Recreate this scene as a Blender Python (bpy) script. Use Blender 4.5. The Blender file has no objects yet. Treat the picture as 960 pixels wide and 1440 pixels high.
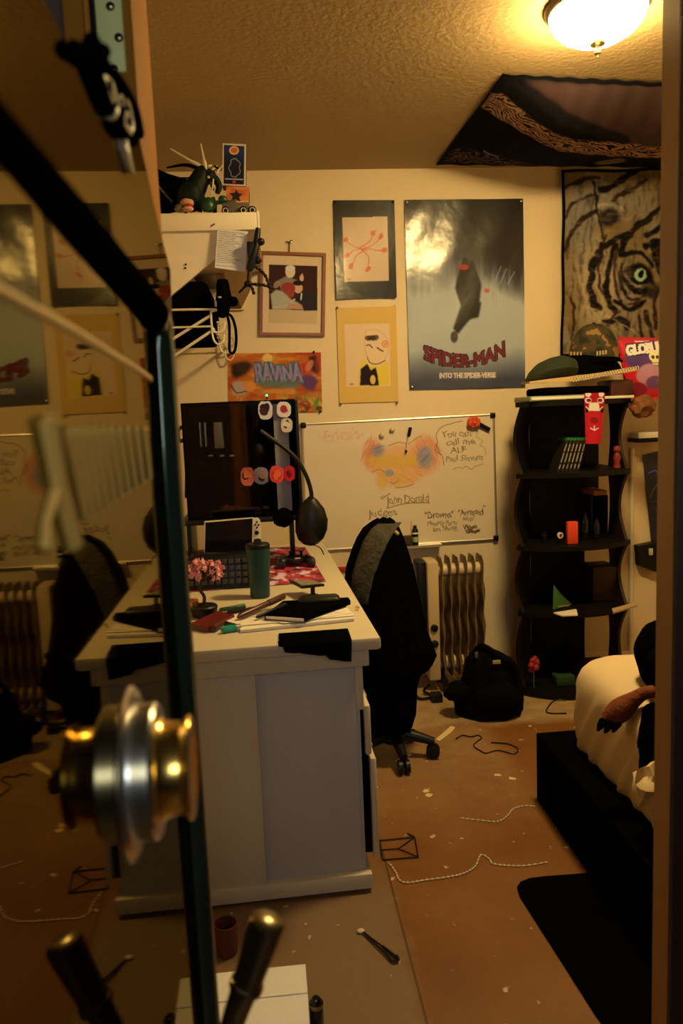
import bpy, bmesh, math, random
import numpy as np
from mathutils import Vector, Matrix, noise

# ------------------------------------------------------------ camera, light, exposure
SC = bpy.context.scene
COL = SC.collection
VD = np.array((380.0, 588.0)); VV = np.array((830.0, 9200.0)); PP = np.array((480.0, 720.0))
F = math.sqrt(-float((VD - PP) @ (VV - PP)))
H = 1.38
def _n(v): v = np.array(v, float); return v / np.linalg.norm(v)
_Y = _n(((VD - PP)[0] / F, -(VD - PP)[1] / F, -1)); _Z = -_n(((VV - PP)[0] / F, -(VV - PP)[1] / F, -1)); _X = np.cross(_Y, _Z)
MW = np.array([_X, _Y, _Z])
def at(u, v, x=None, y=None, z=None):
    r = MW @ np.array([(u - 480) / F, -(v - 720) / F, -1.0])
    t = x / r[0] if x is not None else (y / r[1] if y is not None else (z - H) / r[2])
    return Vector((t * r[0], t * r[1], H + t * r[2]))
def ray(u, v): return Vector(MW @ np.array([(u - 480) / F, -(v - 720) / F, -1.0]))

cd = bpy.data.cameras.new('camera'); cam = bpy.data.objects.new('camera', cd); COL.objects.link(cam)
m4 = Matrix.Identity(4)
for i in range(3):
    for j in range(3): m4[i][j] = MW[i][j]
m4.translation = Vector((0, 0, H)); cam.matrix_world = m4
cd.sensor_fit = 'VERTICAL'; cd.sensor_height = 36; cd.lens = F / 1440 * 36; cd.clip_start = .02
cd.dof.use_dof = True; cd.dof.focus_distance = 3.1; cd.dof.aperture_fstop = 5.0
SC.camera = cam
SC.view_settings.view_transform = 'Standard'; SC.view_settings.look = 'None'
SC.view_settings.exposure = 0.0; SC.view_settings.gamma = 1; SC.view_settings.use_curve_mapping = False
w = bpy.data.worlds.new('hall_air'); SC.world = w; w.use_nodes = True
w.node_tree.nodes['Background'].inputs[0].default_value = (.5, .6, .75, 1); w.node_tree.nodes['Background'].inputs[1].default_value = .004
LAMP_STRENGTH = 218.0; LAMP_COL = (1, .69, .26)
ld = bpy.data.lights.new('hall_fill_light', 'AREA'); ld.shape = 'RECTANGLE'; ld.size = 1.0; ld.size_y = .8
ld.energy = 12.5; ld.color = (.96, 1.0, .95)
lo = bpy.data.objects.new('hall_fill_light', ld); COL.objects.link(lo)
lo.location = (.25, -1.57, 2.0); lo.rotation_euler = (math.radians(90), 0, math.radians(0))  # cool fill added behind the camera, its source unseen

W = 3.85; CZ = 2.557; LX = -.78; RX = 2.25

# ------------------------------------------------------------ materials
def s2l(c): c = c / 255.0; return c / 12.92 if c <= .04045 else ((c + .055) / 1.055) ** 2.4
def L(r, g, b): return (s2l(r), s2l(g), s2l(b))
WALL_A = (.74, .61, .42)
def A(r, g, b, ref=(222, 178, 103)):     # colour of a thing that shows as (r,g,b) where bare wall shows as ref
    return tuple(min(.85, max(.004, s2l(c) / s2l(q) * wv)) for c, q, wv in zip((r, g, b), ref, WALL_A))
MC = {}
def mat(name, col, rough=.6, metal=0, spec=.5, emit=None, bump=0, bscale=60, var=0, vscale=8, coat=0, alpha=None, sheen=0):
    if name in MC: return MC[name]
    m = bpy.data.materials.new(name); m.use_nodes = True; nt = m.node_tree; b = nt.nodes['Principled BSDF']
    b.inputs['Base Color'].default_value = (*col, 1); b.inputs['Roughness'].default_value = rough
    b.inputs['Metallic'].default_value = metal; b.inputs['Specular IOR Level'].default_value = spec
    b.inputs['Coat Weight'].default_value = coat
    if sheen: b.inputs['Sheen Weight'].default_value = sheen
    if emit: b.inputs['Emission Color'].default_value = (*emit[0], 1); b.inputs['Emission Strength'].default_value = emit[1]
    tc = nt.nodes.new('ShaderNodeTexCoord')
    if var:
        n = nt.nodes.new('ShaderNodeTexNoise'); n.inputs['Scale'].default_value = vscale; n.inputs['Detail'].default_value = 6
        nt.links.new(tc.outputs['Object'], n.inputs['Vector'])
        r = nt.nodes.new('ShaderNodeMix'); r.data_type = 'RGBA'
        r.inputs[6].default_value = (*[c * (1 - var) for c in col], 1); r.inputs[7].default_value = (*[min(1, c * (1 + var)) for c in col], 1)
        nt.links.new(n.outputs['Fac'], r.inputs[0]); nt.links.new(r.outputs[2], b.inputs['Base Color'])
    if bump:
        n = nt.nodes.new('ShaderNodeTexNoise'); n.inputs['Scale'].default_value = bscale; n.inputs['Detail'].default_value = 4
        nt.links.new(tc.outputs['Object'], n.inputs['Vector'])
        bp = nt.nodes.new('ShaderNodeBump'); bp.inputs['Strength'].default_value = bump; bp.inputs['Distance'].default_value = .01
        nt.links.new(n.outputs['Fac'], bp.inputs['Height']); nt.links.new(bp.outputs['Normal'], b.inputs['Normal'])
    MC[name] = m; return m
def artmat(name, rough=.7, spec=.3, coat=0):
    if name in MC: return MC[name]
    m = bpy.data.materials.new(name); m.use_nodes = True; nt = m.node_tree; b = nt.nodes['Principled BSDF']
    a = nt.nodes.new('ShaderNodeAttribute'); a.attribute_name = 'Col'
    nt.links.new(a.outputs['Color'], b.inputs['Base Color']); b.inputs['Roughness'].default_value = rough
    b.inputs['Specular IOR Level'].default_value = spec; b.inputs['Coat Weight'].default_value = coat; b.inputs['Coat Roughness'].default_value = .2
    if coat:
        tc = nt.nodes.new('ShaderNodeTexCoord'); nz = nt.nodes.new('ShaderNodeTexNoise'); nz.inputs['Scale'].default_value = 14; nz.inputs['Detail'].default_value = 2; nt.links.new(tc.outputs['Object'], nz.inputs['Vector'])
        bp = nt.nodes.new('ShaderNodeBump'); bp.inputs['Strength'].default_value = .13; bp.inputs['Distance'].default_value = .012; nt.links.new(nz.outputs['Fac'], bp.inputs['Height']); nt.links.new(bp.outputs['Normal'], b.inputs['Normal']); nt.links.new(bp.outputs['Normal'], b.inputs['Coat Normal'])
    MC[name] = m; return m
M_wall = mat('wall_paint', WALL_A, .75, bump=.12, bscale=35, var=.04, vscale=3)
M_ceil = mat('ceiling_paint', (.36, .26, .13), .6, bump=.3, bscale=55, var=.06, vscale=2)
M_black = mat('black_fabric', (.002, .002, .002), 1, spec=0)
M_blackp = mat('black_plastic', (.005, .005, .0055), .42, spec=.3)
M_blackg = mat('black_gloss', (.006, .006, .008), .12)
M_dark = mat('dark_shelf_laminate', (.004, .003, .0025), .5, spec=.2)
M_white = mat('white_paint', (.72, .64, .5), .55, var=.04)
M_desk = mat('desk_beige_laminate', (.55, .49, .37), .5, var=.03, vscale=5)
M_deskp = mat('desk_grey_panel', (.44, .43, .43), .6, var=.05, vscale=6)
M_wood = mat('stained_wood', (.50, .20, .03), .6, spec=.15, var=.3, vscale=9)
M_woodl = mat('light_wood', (.36, .15, .016), .7, spec=.1, var=.2, vscale=9)
M_darkwood = mat('dark_wood', (.035, .012, .006), .5, var=.3)
M_chrome = mat('chrome', (.9, .92, .92), .27, 1)
M_brass = mat('brass', (1, .68, .18), .2, 1)
M_bronze = mat('aged_bronze', (.30, .26, .15), .28, 1)
M_tube = mat('black_enamel', (.05, .085, .068), .18, .6, spec=.6, coat=.5)
M_mirror = bpy.data.materials.new('old_mirror_glass'); M_mirror.use_nodes = True; _n = M_mirror.node_tree; _n.nodes.clear()
_o = _n.nodes.new('ShaderNodeOutputMaterial'); _g = _n.nodes.new('ShaderNodeBsdfGlossy'); _g.inputs['Color'].default_value = (.25, .21, .115, 1); _g.inputs['Roughness'].default_value = .03; _n.links.new(_g.outputs[0], _o.inputs[0])
M_cream = mat('cream_paint', (.70, .55, .28), .5)
M_paper = mat('paper', (.75, .70, .62), .8, var=.05)
M_red = mat('red_plastic', (.5, .02, .015), .4)
M_wire = mat('white_wire', (.75, .68, .55), .4)

# ------------------------------------------------------------ mesh builder
def rndv(p, s): return noise.noise_vector(Vector(p) * s)
class B:
    def __init__(s): s.v = []; s.f = []; s.fm = []; s.mats = []
    def mi(s, m):
        if m not in s.mats: s.mats.append(m)
        return s.mats.index(m)
    def add(s, vs, fs, m):
        o = len(s.v); i = s.mi(m); s.v += [tuple(v) for v in vs]
        for f in fs: s.f.append([o + k for k in f]); s.fm.append(i)
    def addbm(s, bm, m, M=None):
        bm.verts.ensure_lookup_table(); bm.verts.index_update()
        s.add([(M @ v.co if M else v.co) for v in bm.verts], [[v.index for v in f.verts] for f in bm.faces], m); bm.free()
    def box(s, a, b, m, bev=0, M=None, seg=2):
        bm = bmesh.new(); bmesh.ops.create_cube(bm, size=1)
        c = [(a[i] + b[i]) / 2 for i in range(3)]; d = [abs(b[i] - a[i]) for i in range(3)]
        for v in bm.verts: v.co = Vector((c[0] + v.co.x * d[0], c[1] + v.co.y * d[1], c[2] + v.co.z * d[2]))
        if bev: bmesh.ops.bevel(bm, geom=bm.edges[:], offset=min(bev, min(d) * .45), segments=seg, profile=.5, affect='EDGES')
        s.addbm(bm, m, M)
    def tube(s, pts, r, m, n=8, cap=True, closed=False):
        P = [Vector(p) for p in pts]; k = len(P); R = r if isinstance(r, (list, tuple)) else [r] * k
        up = None; vs = []; fs = []
        for i, p in enumerate(P):
            if closed: t = P[(i + 1) % k] - P[i - 1]
            else: t = P[min(i + 1, k - 1)] - P[max(i - 1, 0)]
            t.normalize()
            if up is None: up = t.orthogonal().normalized()
            up = (up - t * up.dot(t)); up = up.normalized() if up.length > 1e-6 else t.orthogonal().normalized()
            q = t.cross(up)
            for j in range(n):
                a = 2 * math.pi * j / n; vs.append(p + (up * math.cos(a) + q * math.sin(a)) * R[i])
        for i in range(k if closed else k - 1):
            for j in range(n):
                a = i * n + j; b = i * n + (j + 1) % n; c = ((i + 1) % k) * n + (j + 1) % n; d = ((i + 1) % k) * n + j
                fs.append((a, b, c, d))
        if cap and not closed: fs.append(tuple(range(n - 1, -1, -1))); fs.append(tuple((k - 1) * n + j for j in range(n)))
        s.add(vs, fs, m)
    def lathe(s, prof, m, M=None, n=28, cap=True):
        vs = []; fs = []
        for r, z in prof:
            for j in range(n):
                a = 2 * math.pi * j / n; v = Vector((r * math.cos(a), r * math.sin(a), z)); vs.append(M @ v if M else v)
        for i in range(len(prof) - 1):
            for j in range(n): fs.append((i * n + j, i * n + (j + 1) % n, (i + 1) * n + (j + 1) % n, (i + 1) * n + j))
        if cap: fs.append(tuple(range(n - 1, -1, -1))); fs.append(tuple((len(prof) - 1) * n + j for j in range(n)))
        s.add(vs, fs, m)
    def prism(s, pts, th, m):
        P = [Vector(p) for p in pts]; th = Vector(th); n = len(P)
        s.add(P + [p + th for p in P], [tuple(range(n)), tuple(range(2 * n - 1, n - 1, -1))] + [(i, i + n, (i + 1) % n + n, (i + 1) % n) for i in range(n)], m)
    def blob(s, c, rad, m, amp=.0, freq=6, seed=0, sub=3, M=None, flat=None):
        bm = bmesh.new(); bmesh.ops.create_icosphere(bm, subdivisions=sub, radius=1)
        for v in bm.verts:
            d = v.co.copy(); k = 1 + amp * noise.noise(d * freq * .35 + Vector((seed * 7.3, seed * 3.1, 0))) + amp * .5 * noise.noise(d * freq + Vector((seed, 0, seed * 2.2)))
            p = Vector((d.x * rad[0] * k, d.y * rad[1] * k, d.z * rad[2] * k))
            if flat is not None and p.z < flat * rad[2]: p.z = flat * rad[2]
            if M: p = M @ p
            v.co = p + Vector(c)
        s.addbm(bm, m)
    def loft(s, rings, m, cap=True, closed=True):
        n = len(rings[0]); vs = [p for r in rings for p in r]; fs = []
        for i in range(len(rings) - 1):
            for j in range(n if closed else n - 1): fs.append((i * n + j, i * n + (j + 1) % n, (i + 1) * n + (j + 1) % n, (i + 1) * n + j))
        if cap: fs.append(tuple(range(n - 1, -1, -1))); fs.append(tuple((len(rings) - 1) * n + j for j in range(n)))
        s.add(vs, fs, m)
    def done(s, name, parent=None, label=None, cat=None, group=None, kind=None, ang=38, solid=0, sub=0):
        me = bpy.data.meshes.new(name); vv = np.array(s.v, float)
        if parent is not None: org = parent['_o'] if '_o' in parent else (0, 0, 0)
        elif kind == 'structure': org = (0, 0, 0)
        else: org = ((vv[:, 0].min() + vv[:, 0].max()) / 2, (vv[:, 1].min() + vv[:, 1].max()) / 2, vv[:, 2].min())
        org = np.array(list(org)); vv = vv - org
        me.from_pydata([tuple(v) for v in vv], [], s.f)
        for m in s.mats: me.materials.append(m)
        me.polygons.foreach_set('material_index', s.fm); me.polygons.foreach_set('use_smooth', [True] * len(s.f)); me.update()
        bm = bmesh.new(); bm.from_mesh(me); bmesh.ops.recalc_face_normals(bm, faces=bm.faces[:]); bm.to_mesh(me); bm.free()
        me.set_sharp_from_angle(angle=math.radians(ang))
        o = bpy.data.objects.new(name, me); COL.objects.link(o)
        if parent is not None: o.parent = parent
        else: o.location = org
        o['_o'] = [float(x) for x in org]
        if solid:
            md = o.modifiers.new('solid', 'SOLIDIFY'); md.thickness = solid; md.offset = 0
        if sub:
            md = o.modifiers.new('sub', 'SUBSURF'); md.levels = sub; md.render_levels = sub
        if label: o['label'] = label
        if cat: o['category'] = cat
        if group: o['group'] = group
        if kind: o['kind'] = kind
        return o
def thing(name, label, cat, loc, group=None):
    o = bpy.data.objects.new(name, None); o.empty_display_size = .05; COL.objects.link(o); o.location = Vector(loc)
    o['label'] = label; o['category'] = cat; o['_o'] = [float(x) for x in loc]
    if group: o['group'] = group
    return o
def struct(name, a, b, m, bev=0, parent=None):
    q = B(); q.box(a, b, m, bev); return q.done(name, parent, kind=None if parent else 'structure')
def axisM(loc, ax, up=None):       # local z along ax
    q = Vector(ax).to_track_quat('Z', 'Y'); return Matrix.Translation(Vector(loc)) @ q.to_matrix().to_4x4()
def sm(pts, n=6):                   # smooth a polyline (Catmull-Rom)
    P = [Vector(p) for p in pts]; out = []
    for i in range(len(P) - 1):
        p0, p1, p2, p3 = P[max(i - 1, 0)], P[i], P[i + 1], P[min(i + 2, len(P) - 1)]
        for k in range(n):
            t = k / n; out.append(.5 * ((2 * p1) + (p2 - p0) * t + (2 * p0 - 5 * p1 + 4 * p2 - p3) * t * t + (3 * p1 - p0 - 3 * p2 + p3) * t ** 3))
    return out + [P[-1]]

# ------------------------------------------------------------ painted sheets: a fine grid whose vertices carry the printed colours
_tx = {}
def text_tris(t):
    if t in _tx: return _tx[t]
    c = bpy.data.curves.new('t', 'FONT'); c.body = t; c.resolution_u = 3
    o = bpy.data.objects.new('t', c); me = o.to_mesh(); me.calc_loop_triangles()
    v = np.array([x.co[:2] for x in me.vertices]); tr = np.array([l.vertices[:] for l in me.loop_triangles])
    o.to_mesh_clear(); bpy.data.objects.remove(o); bpy.data.curves.remove(c)
    _tx[t] = (v, tr); return _tx[t]
class Art:
    """quad = four image-frame corners TL,TR,BR,BL; painting is done in the same frame units"""
    def __init__(s, quad, base, dens=1.3, ref=(222, 178, 103), sheet=None):
        q = [np.array(p, float) for p in quad]; s.ref = ref
        wd = max(np.linalg.norm(q[1] - q[0]), np.linalg.norm(q[2] - q[3])); hd = max(np.linalg.norm(q[3] - q[0]), np.linalg.norm(q[2] - q[1]))
        s.nx = int(wd * dens) + 2; s.ny = int(hd * dens) + 2; s.dens = dens
        U, V = np.meshgrid(np.linspace(0, 1, s.nx), np.linspace(0, 1, s.ny)); s.U = U; s.V = V
        s.X = (1 - V) * ((1 - U) * q[0][0] + U * q[1][0]) + V * ((1 - U) * q[3][0] + U * q[2][0])
        s.Y = (1 - V) * ((1 - U) * q[0][1] + U * q[1][1]) + V * ((1 - U) * q[3][1] + U * q[2][1])
        s.C = np.zeros((s.ny, s.nx, 3)) + np.array(base, float)
    def put(s, mask, col, alpha=1):
        a = (np.clip(mask, 0, 1) * alpha)[..., None]; s.C = s.C * (1 - a) + np.array(col, float) * a
    def blur(s, a, px):
        r = px * s.dens
        if r < .3: return a
        k = np.exp(-.5 * (np.arange(-int(3 * r) - 1, int(3 * r) + 2) / r) ** 2); k /= k.sum(); h = len(k) // 2
        p = np.pad(a, h, mode='edge'); p = np.apply_along_axis(lambda v: np.convolve(v, k, 'valid'), 0, p); return np.apply_along_axis(lambda v: np.convolve(v, k, 'valid'), 1, p)
    def poly(s, pts, col=None, alpha=1, soft=.35):
        P = np.array(pts, float); inside = np.zeros(s.X.shape, bool); n = len(P); j = n - 1
        for i in range(n):
            xi, yi, xj, yj = P[i][0], P[i][1], P[j][0], P[j][1]
            if yi != yj: inside ^= ((yi > s.Y) != (yj > s.Y)) & (s.X < (xj - xi) * (s.Y - yi) / (yj - yi) + xi)
            j = i
        m = s.blur(inside.astype(float), soft)
        if col is not None: s.put(m, col, alpha)
        return m
    def stroke(s, pts, wd, col, alpha=1, smooth=True, taper=False):
        P = [Vector((p[0], p[1], 0)) for p in pts]
        if smooth and len(P) > 2: P = sm(P, 5)
        D = np.full(s.X.shape, 1e9); n = len(P)
        for i in range(n - 1):
            ax, ay, bx, by = P[i].x, P[i].y, P[i + 1].x, P[i + 1].y; dx, dy = bx - ax, by - ay; l2 = dx * dx + dy * dy + 1e-9
            t = np.clip(((s.X - ax) * dx + (s.Y - ay) * dy) / l2, 0, 1); d = np.hypot(s.X - ax - t * dx, s.Y - ay - t * dy)
            if taper: d = d / max(.15, math.sin(math.pi * (i + .5) / (n - 1)))
            D = np.minimum(D, d)
        s.put(np.clip((wd / 2 - D) * s.dens + .5, 0, 1), col, alpha)
    def ell(s, cx, cy, rx, ry, col, alpha=1, soft=0, rot=0):
        c, sn = math.cos(rot), math.sin(rot); x = (s.X - cx) * c + (s.Y - cy) * sn; y = -(s.X - cx) * sn + (s.Y - cy) * c
        d = np.hypot(x / rx, y / ry); k = (1 - d) * min(rx, ry)
        s.put(np.clip(k / soft + .5, 0, 1) if soft else np.clip(k * s.dens + .5, 0, 1), col, alpha)
    def noise(s, sx, sy=None, seed=0, octv=3):
        sy = sy or sx; rs = np.random.RandomState(seed); out = np.zeros(s.X.shape); tot = 0
        for o in range(octv):
            ax, ay = sx / 2 ** o, sy / 2 ** o
            gx = (s.X - s.X.min()) / ax; gy = (s.Y - s.Y.min()) / ay; g = rs.rand(int(gy.max()) + 3, int(gx.max()) + 3)
            ix = gx.astype(int); iy = gy.astype(int); fx = gx - ix; fy = gy - iy; fx = fx * fx * (3 - 2 * fx); fy = fy * fy * (3 - 2 * fy)
            a = g[iy, ix] * (1 - fx) + g[iy, ix + 1] * fx; b = g[iy + 1, ix] * (1 - fx) + g[iy + 1, ix + 1] * fx
            out += (a * (1 - fy) + b * fy) / 2 ** o; tot += 1 / 2 ** o
        return out / tot
    def text(s, t, x, y, size, col, rot=0, sx=1, shear=0, fn=None, alpha=1, bold=0, center=False, wid=None, hand=0):
        v, tr = text_tris(t)
        if len(v) == 0: return
        wd0 = v[:, 0].max() - v[:, 0].min()
        k = size
        if wid: sx = wid / (wd0 * k)
        px = (v[:, 0] - v[:, 0].min()) * k * sx + shear * v[:, 1] * k; py = -v[:, 1] * k
        if center: px = px - wd0 * k * sx / 2
        if hand: px, py = px + hand * np.sin(py * .55 + px * .21), py + hand * np.sin(px * .62 + 1) + hand * .6 * np.sin(px * .23)
        if fn: px, py = fn(px, py)
        c, sn = math.cos(rot), math.sin(rot); gx = x + px * c - py * sn; gy = y + px * sn + py * c
        m = np.zeros(s.X.shape); rr = .5 / s.dens + bold
        x0, y0, x1, y1 = gx.min() - 2, gy.min() - 2, gx.max() + 2, gy.max() + 2
        box = (s.X > x0) & (s.X < x1) & (s.Y > y0) & (s.Y < y1); ii = np.argwhere(box)
        if len(ii) == 0: return
        QX = s.X[box]; QY = s.Y[box]; mm = np.zeros(QX.shape)
        for a, b, d in tr:
            ax, ay, bx, by, cx, cy = gx[a], gy[a], gx[b], gy[b], gx[d], gy[d]
            sel = (QX > min(ax, bx, cx) - rr - .6) & (QX < max(ax, bx, cx) + rr + .6) & (QY > min(ay, by, cy) - rr - .6) & (QY < max(ay, by, cy) + rr + .6)
            if not sel.any(): continue
            qx, qy = QX[sel], QY[sel]; dist = np.full(qx.shape, -1e9); area = (bx - ax) * (cy - ay) - (by - ay) * (cx - ax)
            sg = 1 if area > 0 else -1
            for (ux, uy, wx, wy) in ((ax, ay, bx, by), (bx, by, cx, cy), (cx, cy, ax, ay)):
                l = math.hypot(wx - ux, wy - uy) + 1e-9; dist = np.maximum(dist, -sg * ((wx - ux) * (qy - uy) - (wy - uy) * (qx - ux)) / l)
            mm[sel] = np.maximum(mm[sel], np.clip((bold - dist) * s.dens + .5, 0, 1))
        m[box] = mm; s.put(m, col, alpha)
    def build(s, name, place, m, parent=None, label=None, cat=None, solid=0, **k):
        n = s.nx * s.ny; P = place(s.X.ravel(), s.Y.ravel(), s.U.ravel(), s.V.ravel())
        q = B(); idx = np.arange(n).reshape(s.ny, s.nx)
        fs = np.stack([idx[:-1, :-1], idx[1:, :-1], idx[1:, 1:], idx[:-1, 1:]], -1).reshape(-1, 4)
        q.v = [tuple(p) for p in P]; q.f = fs.tolist(); q.fm = [0] * len(fs); q.mats = [m]
        o = q.done(name, parent, label, cat, ang=180, **k)
        lin = np.where(s.C / 255 <= .04045, s.C / 255 / 12.92, ((np.clip(s.C, 0, 255) / 255 + .055) / 1.055) ** 2.4)
        rf = np.array([s2l(c) for c in s.ref]); col = np.clip(lin / rf * np.array(WALL_A), .003, .85).reshape(-1, 3)
        # adjoining dark/light print keeps its own hue only
        at_ = o.data.color_attributes.new('Col', 'FLOAT_COLOR', 'POINT'); at_.data.foreach_set('color', np.concatenate([col, np.ones((n, 1))], 1).astype(np.float32).ravel())
        return o
def onwall(off=.004, y=W, curl=None):
    r0 = MW
    def f(X, Y, U, V):
        d = (r0 @ np.stack([(X - 480) / F, -(Y - 720) / F, -np.ones_like(X)])); yy = y - off
        if curl is not None: yy = yy - curl(U, V)
        t = (y - off) / d[1]; p = d * t; p[2] += H; p[1] = yy; return p.T
    return f
def pins(parent, pts, y, m=None):
    for u, v in pts:
        q = B(); c = at(u, v, y=y); q.lathe([(.0015, .004), (.0015, -.001), (.006, -.002), (.006, -.005), (.004, -.007), (.001, -.008)], m or M_blackp, axisM(c, (0, 1, 0)), n=10)
        q.done('push_pin', parent)

# ============================================================ THE ROOM
# floor: worn concrete with rust-brown stain, paler towards the back wall
def floor_mat():
    m = bpy.data.materials.new('stained_concrete'); m.use_nodes = True; nt = m.node_tree; b = nt.nodes['Principled BSDF']; N = nt.nodes.new; lk = nt.links.new
    tc = N('ShaderNodeTexCoord'); sep = N('ShaderNodeSeparateXYZ'); lk(tc.outputs['Object'], sep.inputs[0])
    n1 = N('ShaderNodeTexNoise'); n1.inputs['Scale'].default_value = 2.2; n1.inputs['Detail'].default_value = 8; n1.inputs['Roughness'].default_value = .65; lk(tc.outputs['Object'], n1.inputs['Vector'])
    n2 = N('ShaderNodeTexNoise'); n2.inputs['Scale'].default_value = 14; n2.inputs['Detail'].default_value = 8; n2.inputs['Roughness'].default_value = .7; lk(tc.outputs['Object'], n2.inputs['Vector'])
    n3 = N('ShaderNodeTexNoise'); n3.inputs['Scale'].default_value = 23; n3.inputs['Detail'].default_value = 5; lk(tc.outputs['Object'], n3.inputs['Vector'])
    def mx(f, a, c):
        r = N('ShaderNodeMix'); r.data_type = 'RGBA'
        for i, x in ((6, a), (7, c)):
            if isinstance(x, tuple): r.inputs[i].default_value = (*x, 1)
            else: lk(x, r.inputs[i])
        if isinstance(f, float): r.inputs[0].default_value = f
        else: lk(f, r.inputs[0])
        return r.outputs[2]
    def mr(v, a, c, lo=0, hi=1):
        r = N('ShaderNodeMapRange'); r.inputs[1].default_value = a; r.inputs[2].default_value = c; r.inputs[3].default_value = lo; r.inputs[4].default_value = hi; lk(v, r.inputs[0]); return r.outputs[0]
    def ma(op, a, c):
        r = N('ShaderNodeMath'); r.operation = op
        for i, x in ((0, a), (1, c)):
            if isinstance(x, (int, float)): r.inputs[i].default_value = x
            else: lk(x, r.inputs[i])
        return r.outputs[0]
    rust = mx(mr(n1.outputs[0], .35, .65), (.15, .056, .012), (.215, .095, .026))
    pale = mx(mr(n2.outputs[0], .35, .65), (.28, .18, .085), (.40, .28, .15))
    # paint limit: the strip at the back and the area in front of the whiteboard are paler
    lim = ma('ADD', ma('MULTIPLY', sep.outputs['X'], .0), 0)
    yb = ma('ADD', sep.outputs['Y'], ma('MULTIPLY', ma('SUBTRACT', n1.outputs[0], .5), .25))
    f1 = mr(yb, 3.12, 3.2); xl = ma('SUBTRACT', ma('ADD', sep.outputs['X'], ma('MULTIPLY', sep.outputs['Y'], .0)), .0)
    f2 = ma('MULTIPLY', mr(yb, 2.3, 2.9), mr(ma('ADD', sep.outputs['X'], ma('MULTIPLY', ma('SUBTRACT', n1.outputs[0], .5), .3)), .92, .82))
    c = mx(ma('MAXIMUM', f1, ma('MULTIPLY', f2, .5)), rust, pale)
    # beside the seam the slab is greyer
    f3 = mr(ma('ADD', sep.outputs['X'], ma('MULTIPLY', ma('SUBTRACT', n2.outputs[0], .5), .12)), .30, .26)
    f3 = ma('MULTIPLY', f3, mr(sep.outputs['Y'], 2.3, 2.0)); c = mx(ma('MULTIPLY', f3, .8), c, (.19, .135, .085))
    # white paint specks, dark stains
    sp = mr(n3.outputs[0], .68, .715); c = mx(ma('MULTIPLY', sp, .8), c, (.62, .52, .38))
    st = mr(n2.outputs[0], .62, .72); c = mx(ma('MULTIPLY', st, .35), c, (.12, .06, .025))
    seam = mr(ma('ABSOLUTE', ma('SUBTRACT', sep.outputs['X'], .283), 0), .004, .0015); c = mx(ma('MULTIPLY', seam, .85), c, (.05, .025, .012))
    lk(c, b.inputs['Base Color']); b.inputs['Roughness'].default_value = .5; b.inputs['Specular IOR Level'].default_value = .35
    bp = N('ShaderNodeBump'); bp.inputs['Strength'].default_value = .15; bp.inputs['Distance'].default_value = .01; lk(n2.outputs[0], bp.inputs['Height']); lk(bp.outputs[0], b.inputs['Normal'])
    return m
struct('floor', (LX - .1, -1.75, -.08), (RX + .1, W + .1, 0), floor_mat())
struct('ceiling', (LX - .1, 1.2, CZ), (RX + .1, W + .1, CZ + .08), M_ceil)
struct('wall_back', (LX - .1, W, 0), (RX + .1, W + .1, CZ), M_wall)
struct('wall_left', (LX - .1, 1.3, 0), (LX, W, CZ), M_wall)
struct('wall_right', (RX, 1.3, 0), (RX + .1, W, CZ), M_wall)
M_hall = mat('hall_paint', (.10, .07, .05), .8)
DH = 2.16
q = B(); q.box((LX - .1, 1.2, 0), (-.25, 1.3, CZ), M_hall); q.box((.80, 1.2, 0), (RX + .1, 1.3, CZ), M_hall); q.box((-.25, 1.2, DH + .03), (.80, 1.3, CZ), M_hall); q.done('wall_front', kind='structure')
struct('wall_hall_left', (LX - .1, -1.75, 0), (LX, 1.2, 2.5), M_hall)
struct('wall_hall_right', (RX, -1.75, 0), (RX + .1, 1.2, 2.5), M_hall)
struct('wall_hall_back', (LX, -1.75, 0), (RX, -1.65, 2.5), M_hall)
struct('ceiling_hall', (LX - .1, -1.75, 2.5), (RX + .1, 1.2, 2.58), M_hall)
q = B()
for a, b in (((-.32, 0), (-.26, 1)), ((.76, 0), (.82, 1)), ((-.26, .0), (.76, .06)), ((-.26, .94), (.76, 1)), ((.23, .06), (.27, .94))):
    q.box((a[0], -1.65, 1.55 + a[1] * .9), (b[0], -1.61, 1.55 + b[1] * .9), M_white, .004)
q.done('fill_light_frame_1', kind='structure')  # frame added around the hall fill light, never in view
# doorway trim
q = B()
xl = at(205, 280, y=1.15).x
q.box((-.25, 1.15, 0), (xl - .022, 1.30, DH + .03), M_wood, .003); q.box((xl - .022, 1.142, 0), (xl, 1.31, DH), M_woodl, .003)
q.box((-.252, 1.143, 0), (-.225, 1.152, DH), M_woodl, .002)
tr = q.done('trim_1', kind='structure')
q = B(); a = at(127, -30, y=1.148); b = at(180, 106, y=1.148)
mint = mat('pale_green_metal', (.80, .84, .33), .5, .0, var=.08)
q.box((a.x, 1.138, b.z), (b.x, 1.150, 2.0), mint, .004)
pl = q.done('hinge_plate', tr, 'pale green metal hinge plate')
for u, v in ((155, 9), (167, 53), (160, 97)):
    q = B(); c = at(u, v, y=1.138); q.lathe([(.006, .003), (.006, -.001), (.004, -.0025), (.0, -.003)], M_bronze, axisM(c, (0, 1, 0)), n=12); q.box(c + Vector((-.004, -.0035, -.0007)), c + Vector((.004, -.002, .0007)), M_blackp); q.done('screw', pl)
q = B(); c0 = at(130, 20, y=1.14); q.tube([(a.x + .002, 1.134, b.z + .02), (a.x + .002, 1.134, 2.0)], .004, M_blackp); q.done('hinge_pin', pl)
q = B(); M_jamb = mat('jamb_brown_paint', (.34, .20, .085), .5, var=.1)
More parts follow.
